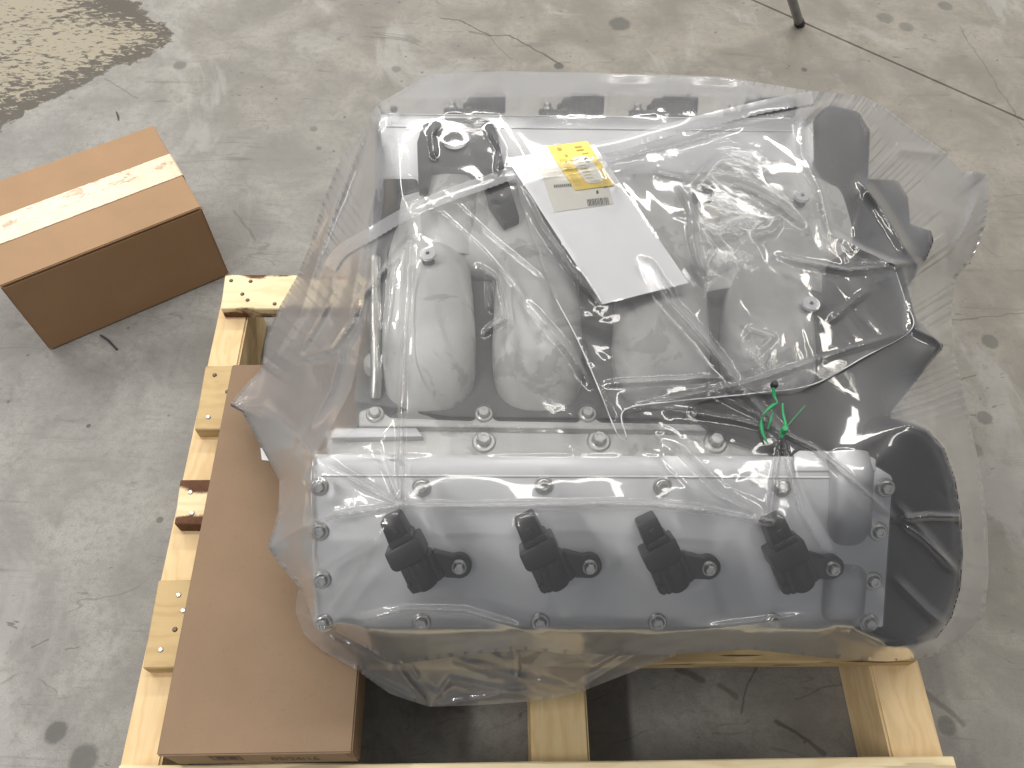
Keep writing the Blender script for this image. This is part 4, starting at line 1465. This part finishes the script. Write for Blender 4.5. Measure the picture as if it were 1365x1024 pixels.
def sheet(name, quad, lift, mat, parent=None, nx=24, ny=36, thick=0.0004):
    vt, fc = [], []
    for s_ in (0, 1):
        for j in range(ny + 1):
            for i in range(nx + 1):
                a, b = i / nx, j / ny
                q_ = quad[0].lerp(quad[1], a).lerp(quad[3].lerp(quad[2], a), b)
                vt.append(at(q_.x, q_.y, zpaper(q_.x, q_.y) + lift - s_ * thick))
    k = (nx + 1) * (ny + 1)
    for j in range(ny):
        for i in range(nx):
            a = j * (nx + 1) + i
            fc.append((a, a + nx + 1, a + nx + 2, a + 1))
            fc.append((k + a, k + a + 1, k + a + nx + 2, k + a + nx + 1))
    for j in range(ny):
        for i in (0, nx):
            a, b = j * (nx + 1) + i, (j + 1) * (nx + 1) + i
            fc.append((a, b, b + k, a + k) if i == nx else (b, a, a + k, b + k))
    for i in range(nx):
        for j in (0, ny):
            a, b = j * (nx + 1) + i, j * (nx + 1) + i + 1
            fc.append((b, a, a + k, b + k) if j == ny else (a, b, b + k, a + k))
    return mesh_obj(name, vt, fc, mat, parent, False)


paper = sheet('paper_sheet', pc, 0.0, M['white_paper'])
paper['label'] = 'folded white packing paper lying slanted on the bag over the engine'
paper['category'] = 'paper'
V2 = lambda *p: [Vector(q_) for q_ in p]
lab = sheet('barcode_label', V2((718, 221), (800, 207), (818, 272), (739, 283)), 0.0009, M['cream_label'], paper, 10, 10, 0.0003)


def strokes(name, quad, rects, lift, mat, parent):
    """flat print: rectangles given in the 0..1 frame of a label"""
    vt, fc = [], []
    for (a0, b0, a1, b1) in rects:
        k = len(vt)
        for a, b in ((a0, b0), (a1, b0), (a1, b1), (a0, b1)):
            q_ = quad[0].lerp(quad[1], a).lerp(quad[3].lerp(quad[2], a), b)
            vt.append(at(q_.x, q_.y, zpaper(q_.x, q_.y) + lift))
        fc.append((k, k + 3, k + 2, k + 1))
    return mesh_obj(name, vt, fc, mat, parent)


bars, x_ = [], 0.0
while x_ < 0.97:
    wd = random.choice((0.018, 0.03, 0.045))
    bars.append((x_, 0, min(1, x_ + wd), 1))
    x_ += wd + random.choice((0.02, 0.03))
strokes('barcode', V2((782, 266), (811, 263), (813, 272), (784, 275)), bars, 0.0013, M['ink'], lab)
strokes('print', V2((738, 246), (762, 244), (763, 249), (739, 251)), [(k / 9, 0.1, k / 9 + 0.07, 0.9) for k in range(9)], 0.0013, M['ink'], lab)
strokes('print', V2((792, 250), (812, 247), (813, 256), (793, 259)), [(0.1, 0.5, 0.25, 1.0), (0.62, 0.0, 0.9, 0.28)], 0.0013, M['ink'], lab)
yq = V2((729, 195), (783, 188), (819, 247), (767, 254))
tag_ = sheet('yellow_tag', yq, 0.0022, M['yellow'], None, 12, 12, 0.0006)
tag_['label'] = 'small yellow tag with a cream card window on the top of the paper'
tag_['category'] = 'tag'
# rounded cream card in the window
cx_, cy_ = 0.60, 0.60
ring = []
for k in range(32):
    a = 2 * math.pi * k / 32
    ca, sa = math.cos(a), math.sin(a)
    ring.append((cx_ + 0.245 * math.copysign(abs(ca) ** 0.5, ca), cy_ + 0.30 * math.copysign(abs(sa) ** 0.5, sa)))


def ypos(a, b, lift):
    q_ = yq[0].lerp(yq[1], a).lerp(yq[3].lerp(yq[2], a), b)
    return at(q_.x, q_.y, zpaper(q_.x, q_.y) + lift)


vt = [ypos(cx_, cy_, 0.0031)] + [ypos(a, b, 0.0031) for a, b in ring] + [ypos(a, b, 0.0023) for a, b in ring]
fc = [(0, 1 + (k + 1) % 32, 1 + k) for k in range(32)] + [(1 + k, 1 + (k + 1) % 32, 33 + (k + 1) % 32, 33 + k) for k in range(32)]
card = mesh_obj('card', vt, fc, M['cream_label'], tag_)
rects = [(0.10, 0.30, 0.115, 0.95), (0.16, 0.30, 0.175, 0.95), (0.22, 0.30, 0.235, 0.9), (0.20, 0.06, 0.30, 0.12), (0.62, 0.08, 0.80, 0.11), (0.62, 0.15, 0.80, 0.18), (0.28, 0.22, 0.34, 0.27), (0.70, 0.24, 0.86, 0.26)]
rects = [(a, b, c, d) for a, b, c, d in rects]
strokes('print', yq, [(a, b + k * 0.08, c, b + k * 0.08 + 0.055) for (a, b, c, d) in rects[:3] for k in range(8)] + rects[3:], 0.0027, M['faded_ink'], tag_)
strokes('print', yq, [(0.44, 0.42 + 0.07 * k, 0.62, 0.435 + 0.07 * k) for k in range(6)] + [(0.5 + 0.05 * k, 0.84, 0.53 + 0.05 * k, 0.87) for k in range(5)], 0.0035, M['faded_ink'], card)
# round mark with an open side
arc = []
for k in range(20):
    a0, a1 = R(40 + k * 14), R(40 + (k + 1) * 14)
    arc.append([(0.72 + r_ * math.cos(a) * 1.0, 0.40 + r_ * 1.0 * math.sin(a)) for a, r_ in ((a0, 0.055), (a1, 0.055), (a1, 0.033), (a0, 0.033))])
vt, fc = [], []
for quad_ in arc:
    k = len(vt)
    vt += [ypos(a, b, 0.0035) for a, b in quad_]
    fc.append((k, k + 1, k + 2, k + 3))
mesh_obj('mark', vt, fc, M['ink'], card)

# ------------------------------------------------------------------ folded-over flap of the bag, with its hem
paper_obs = obstacle([paper, tag_, card])
fl_ctrl = [(688, 240, 0), (760, 214, 0), (830, 200, 0), (950, 166, 0), (1040, 150, 0), (1090, 141, 0), (1068, 168, 0), (1070, 205, 0), (1092, 250, 0), (1106, 308, 0), (1148, 333, 0), (1192, 356, 0), (1206, 400, 0), (1216, 440, 0), (1150, 478, 0), (1082, 514, 0), (1000, 526, 0), (900, 536, 0),
           (830, 548, 0), (836, 586, 0), (822, 578, 0), (798, 520, 0), (770, 455, 0), (740, 400, 0), (712, 320, 0)]
fo, fz = dens(fl_ctrl, 4, 0.1)
fin = inside_poly(fo, UU, VV)
fd, fbu, fbv, _ = nearest_on(fo, fz, UU, VV)
lower = np.maximum(maxfilt(np.where(inside, ZMAIN, 0), 1) + 0.003, np.where(paper_obs > 0.1, maxfilt(paper_obs, 1) + 0.003, 0))
fcore = fin & (fd > STEP * 0.8)
fzb = lower + 0.002
zfl = drape(np.where(fcore, lower, 0), fcore, fzb)
zc = zfl + micro * 0.0006 * np.clip(sum(region(*r_) for r_ in ((890, 235, 40, 20), (1020, 470, 70, 50), (760, 380, 50, 60), (880, 560, 80, 40), (1140, 335, 50, 30), (800, 470, 40, 70))), 0, 1) * (1 - 0.8 * (paper_obs > 0.1)) + (facets(160, 11) * 0.002 + facets(800, 12, stretch=(0.9, 2.0)) * 0.0016) * np.clip(fd / 25, 0, 1) * (1 - 0.75 * (paper_obs > 0.1))
for pts, wd, hg in (([(918, 300), (928, 345), (940, 368)], 9, 0.010), ([(850, 340), (885, 395), (940, 455), (985, 515)], 14, 0.012), ([(800, 512), (880, 508), (962, 503)], 7, 0.008), ([(960, 205), (915, 250), (928, 330), (940, 370)], 9, 0.009),
                    ([(870, 230), (905, 238), (915, 245)], 9, 0.009), ([(955, 240), (1000, 255), (1040, 275), (1075, 305)], 11, 0.009), ([(1000, 318), (1030, 310), (1040, 295)], 9, 0.009), ([(1030, 340), (1070, 350), (1130, 362), (1190, 356)], 8, 0.009),
                    ([(990, 455), (1000, 440), (1030, 450), (1010, 470)], 8, 0.009), ([(1215, 440), (1120, 470), (1000, 510), (840, 545)], 7, 0.007), ([(690, 242), (720, 300), (760, 360), (800, 405)], 8, 0.008), ([(772, 455), (785, 500), (820, 560)], 8, 0.008),
                    ([(1105, 430), (1140, 400), (1160, 385)], 8, 0.006), ([(690, 236), (780, 222), (900, 195), (1000, 165)], 7, 0.006), ([(860, 345), (880, 375), (900, 400)], 12, 0.008)):
    zc = crease(zc, pts, wd, hg, 1.0, True)
zc = np.maximum(np.where(fcore, zc, fzb), lower + 0.0005)
film_obj('flap', fin, fo, fz, zc, M['flap_film'], bag)
ZALL = np.where(fin, np.maximum(zc, ZMAIN), ZMAIN)
# pale bead added along the flap's cut edge to draw its bright line
edge = catmull([Vector((u, v, 0)) for u, v in ((1192, 356), (1206, 400), (1215, 439), (1150, 477), (1082, 513), (1000, 525), (900, 535), (832, 547), (835, 584), (822, 577), (799, 520), (771, 455), (742, 400))], 10)
tube('flap_edge_glint', [at(p.x, p.y, zat(ZALL, p.x, p.y) + 0.0022) for p in edge], 0.0006, M['flap_edge_glint'], bag, 6)
# serrated hem of the bag mouth running across the top sheet
hem = [Vector(p) for p in ((446, 362), (462, 340), (500, 318), (545, 292), (600, 268), (650, 251), (700, 233), (760, 214), (830, 199), (890, 182), (960, 164), (1030, 148), (1085, 138))]
hp = catmull([Vector((p.x, p.y, 0)) for p in hem], 26)
vt, fc = [], []
for k, p in enumerate(hp):
    t_ = hp[min(k + 1, len(hp) - 1)] - hp[max(k - 1, 0)]
    nn = Vector((-t_.y, t_.x, 0)).normalized()
    if nn.y > 0:
        nn = -nn
    saw = 0.9 if k % 4 < 2 else 0.0
    for q in range(5):
        off = -saw if q == 0 else q * 4.2
        q_ = p + nn * off
        vt.append(at(q_.x, q_.y, zat(maxfilt(ZALL, 1) if k == -1 else ZALL, q_.x, q_.y) + 0.0045 + (0.0012 if q in (1, 4) else 0.0)))
    if k:
        b_ = (k - 1) * 5
        for q in range(4):
            fc.append((b_ + q, b_ + 5 + q, b_ + 6 + q, b_ + 1 + q))
M['hem_film'] = film_mat('clear_film_hem', 0.34, 0.6, 0.12, 0.2, 0.1, 0.5)
mesh_obj('hem', vt, fc, M['hem_film'], bag, True)

# ------------------------------------------------------------------ loose lower skirt of the bag hanging over the front of the pallet
sk = [(398, 785, .30), (450, 800, .33), (560, 812, .34), (700, 820, .34), (860, 850, .32), (905, 872, .27), (862, 888, .22), (775, 922, .175), (735, 932, .165), (695, 936, .165), (640, 940, .16), (572, 942, .155), (520, 925, .165), (470, 890, .20), (430, 868, .215), (405, 845, .23), (394, 815, .26)]
so, sz = dens(sk, 4, 0.15)
V1b = 960.0
old = (V0, NV, vs, UU, VV)
V0 = 760.0
NV = int((V1b - V0) / STEP) + 1
vs = V0 + STEP * np.arange(NV)
UU, VV = np.meshgrid(us, vs)
sin_ = inside_poly(so, UU, VV)
sd, _, _, szb = nearest_on(so, sz, UU, VV)
sobs = obstacle([o for o in bpy.data.objects if o.parent in (LB, pallet)])
sc_ = sin_ & (sd > STEP * 0.8)
szz = drape(np.where(sc_, np.where(sobs > 0, sobs + 0.006, 0), 0), sc_, szb)
szz = szz + facets(120, 21, (380, 740, 920, 980)) * 0.007 * np.clip(sd / 25, 0, 1) + facets(300, 22, (380, 740, 920, 980)) * 0.0025 * np.clip(sd / 25, 0, 1)
for pts, wd, hg in (([(528, 886), (545, 910), (572, 940)], 10, 0.011), ([(465, 888), (520, 915), (572, 941)], 8, 0.008), ([(572, 941), (640, 930), (700, 920), (690, 900)], 8, 0.008), ([(572, 941), (600, 905), (690, 925), (740, 932)], 9, 0.008), ([(545, 885), (560, 905)], 6, 0.006),
                    ([(690, 860), (690, 915)], 6, 0.006), ([(600, 878), (700, 905), (775, 920)], 10, 0.009), ([(850, 872), (800, 900), (768, 920)], 12, 0.010), ([(840, 860), (780, 895)], 8, 0.006), ([(398, 815), (430, 840), (480, 880)], 10, 0.008), ([(520, 888), (470, 860), (420, 850)], 10, 0.007)):
    szz = crease(szz, pts, wd, hg, 1.0, True)
szz = np.where(sc_, np.maximum(szz, np.where(sobs > 0, sobs + 0.004, 0)), szb)
szz = np.where(sin_, np.maximum(szz, np.where(sobs > 0, sobs + 0.004, 0)), szz)
M['skirt_film'] = film_mat('clear_film_skirt', 0.22, 0.5, 0.10, 0.3, 0.15, 0.6)
film_obj('skirt', sin_, so, sz, szz, M['skirt_film'], bag)
V0, NV, vs, UU, VV = old

# ------------------------------------------------------------------ green twine
tie = empty('green_twine', at(1041, 577, 0.52), 'short green plastic twine tied round a gathered peak of the bag', 'twine')
zt = lambda u, v, h=0.006: at(u, v, zat(ZALL, u, v) + h)
tube('strand', catmull([zt(1031, 517, .012), zt(1032, 528, .012), zt(1036, 537, .012), zt(1030, 541, .012), zt(1020, 550, .010), zt(1015, 562, .008), zt(1017, 578, .006), zt(1024, 592, .005)], 5), [0.0013 + 0.0006 * math.sin(k * 0.5) for k in range(36)], M['green'], tie, 8)
tube('strand', catmull([zt(1043, 538, .010), zt(1044, 552, .010), zt(1047, 566, .011), zt(1045, 576, .012), zt(1042, 581, .010)], 5), [0.0010 + 0.00005 * k for k in range(21)], M['green'], tie, 8)
tube('strand', catmull([zt(1045, 574, .010), zt(1058, 558, .010), zt(1073, 541, .009)], 5), 0.0005, M['green'], tie, 6)
tube('strand', catmull([zt(1030, 550, .008), zt(1027, 560, .007), zt(1024, 572, .006)], 4), 0.0009, M['green'], tie, 6)
bm = bmesh.new()
lathe(bm, zt(1043, 577, .004), UP, [(0.003, 0), (0.0036, 0.003), (0.0036, 0.006), (0.0026, 0.009), (0, 0.0095)], 12)
bm_obj('knot', bm, M['green'], tie, R(50))
bm = bmesh.new()
lathe(bm, zt(1031, 515, .008), UP, [(0.0035, 0), (0.004, 0.003), (0.003, 0.007), (0, 0.008)], 12)
bm_obj('end_cap', bm, M['rubber'], tie, R(50))

# ------------------------------------------------------------------ small things
q0 = [at(u, v, PT + LH + 0.0015) for u, v in ((347, 597), (372, 600), (372, 616), (349, 613))]
sl = prism('paper_scrap', q0, -UP * 0.0008, M['white_paper'], None, 0)
sl['label'] = 'tiny white paper corner on the long carton poking from under the bag'
sl['category'] = 'paper scrap'
lb0 = at(1066, 33, 0.0)
up_dir = (at(1057, 0, 0.10) - at(1066, 30, 0.0)).normalized()
leg = empty('stand_leg', lb0, 'grey steel tube leg of a stand on the floor beside the joint', 'stand leg')
tube('tube', [lb0 + up_dir * 0.02, lb0 + up_dir * 0.3, lb0 + up_dir * 0.7], 0.0105, M['steel_leg'], leg, 20)
tube('foot', [lb0 + UP * 0.0005, lb0 + UP * 0.0005 + up_dir * 0.024], [0.0125, 0.0115], M['rubber'], leg, 20)
tw_ = [at(u, v, 0.0025) for u, v in ((134, 447), (143, 453), (149, 459), (156, 466))]
st_ = tube('strap_offcut', catmull(tw_, 4), 0.0018, M['rubber'], None, 6)
st_['label'] = 'thin dark curved offcut on the floor poking from under the taped box'
st_['category'] = 'offcut'
tw_ = [at(u, v, 0.0018) for u, v in ((155, 149), (157, 154), (158, 160))]
st_ = tube('splinter', tw_, [0.001, 0.0015, 0.0008], M['rubber'], None, 6)
st_['label'] = 'tiny black splinter lying on the floor behind the taped box'
st_['category'] = 'splinter'
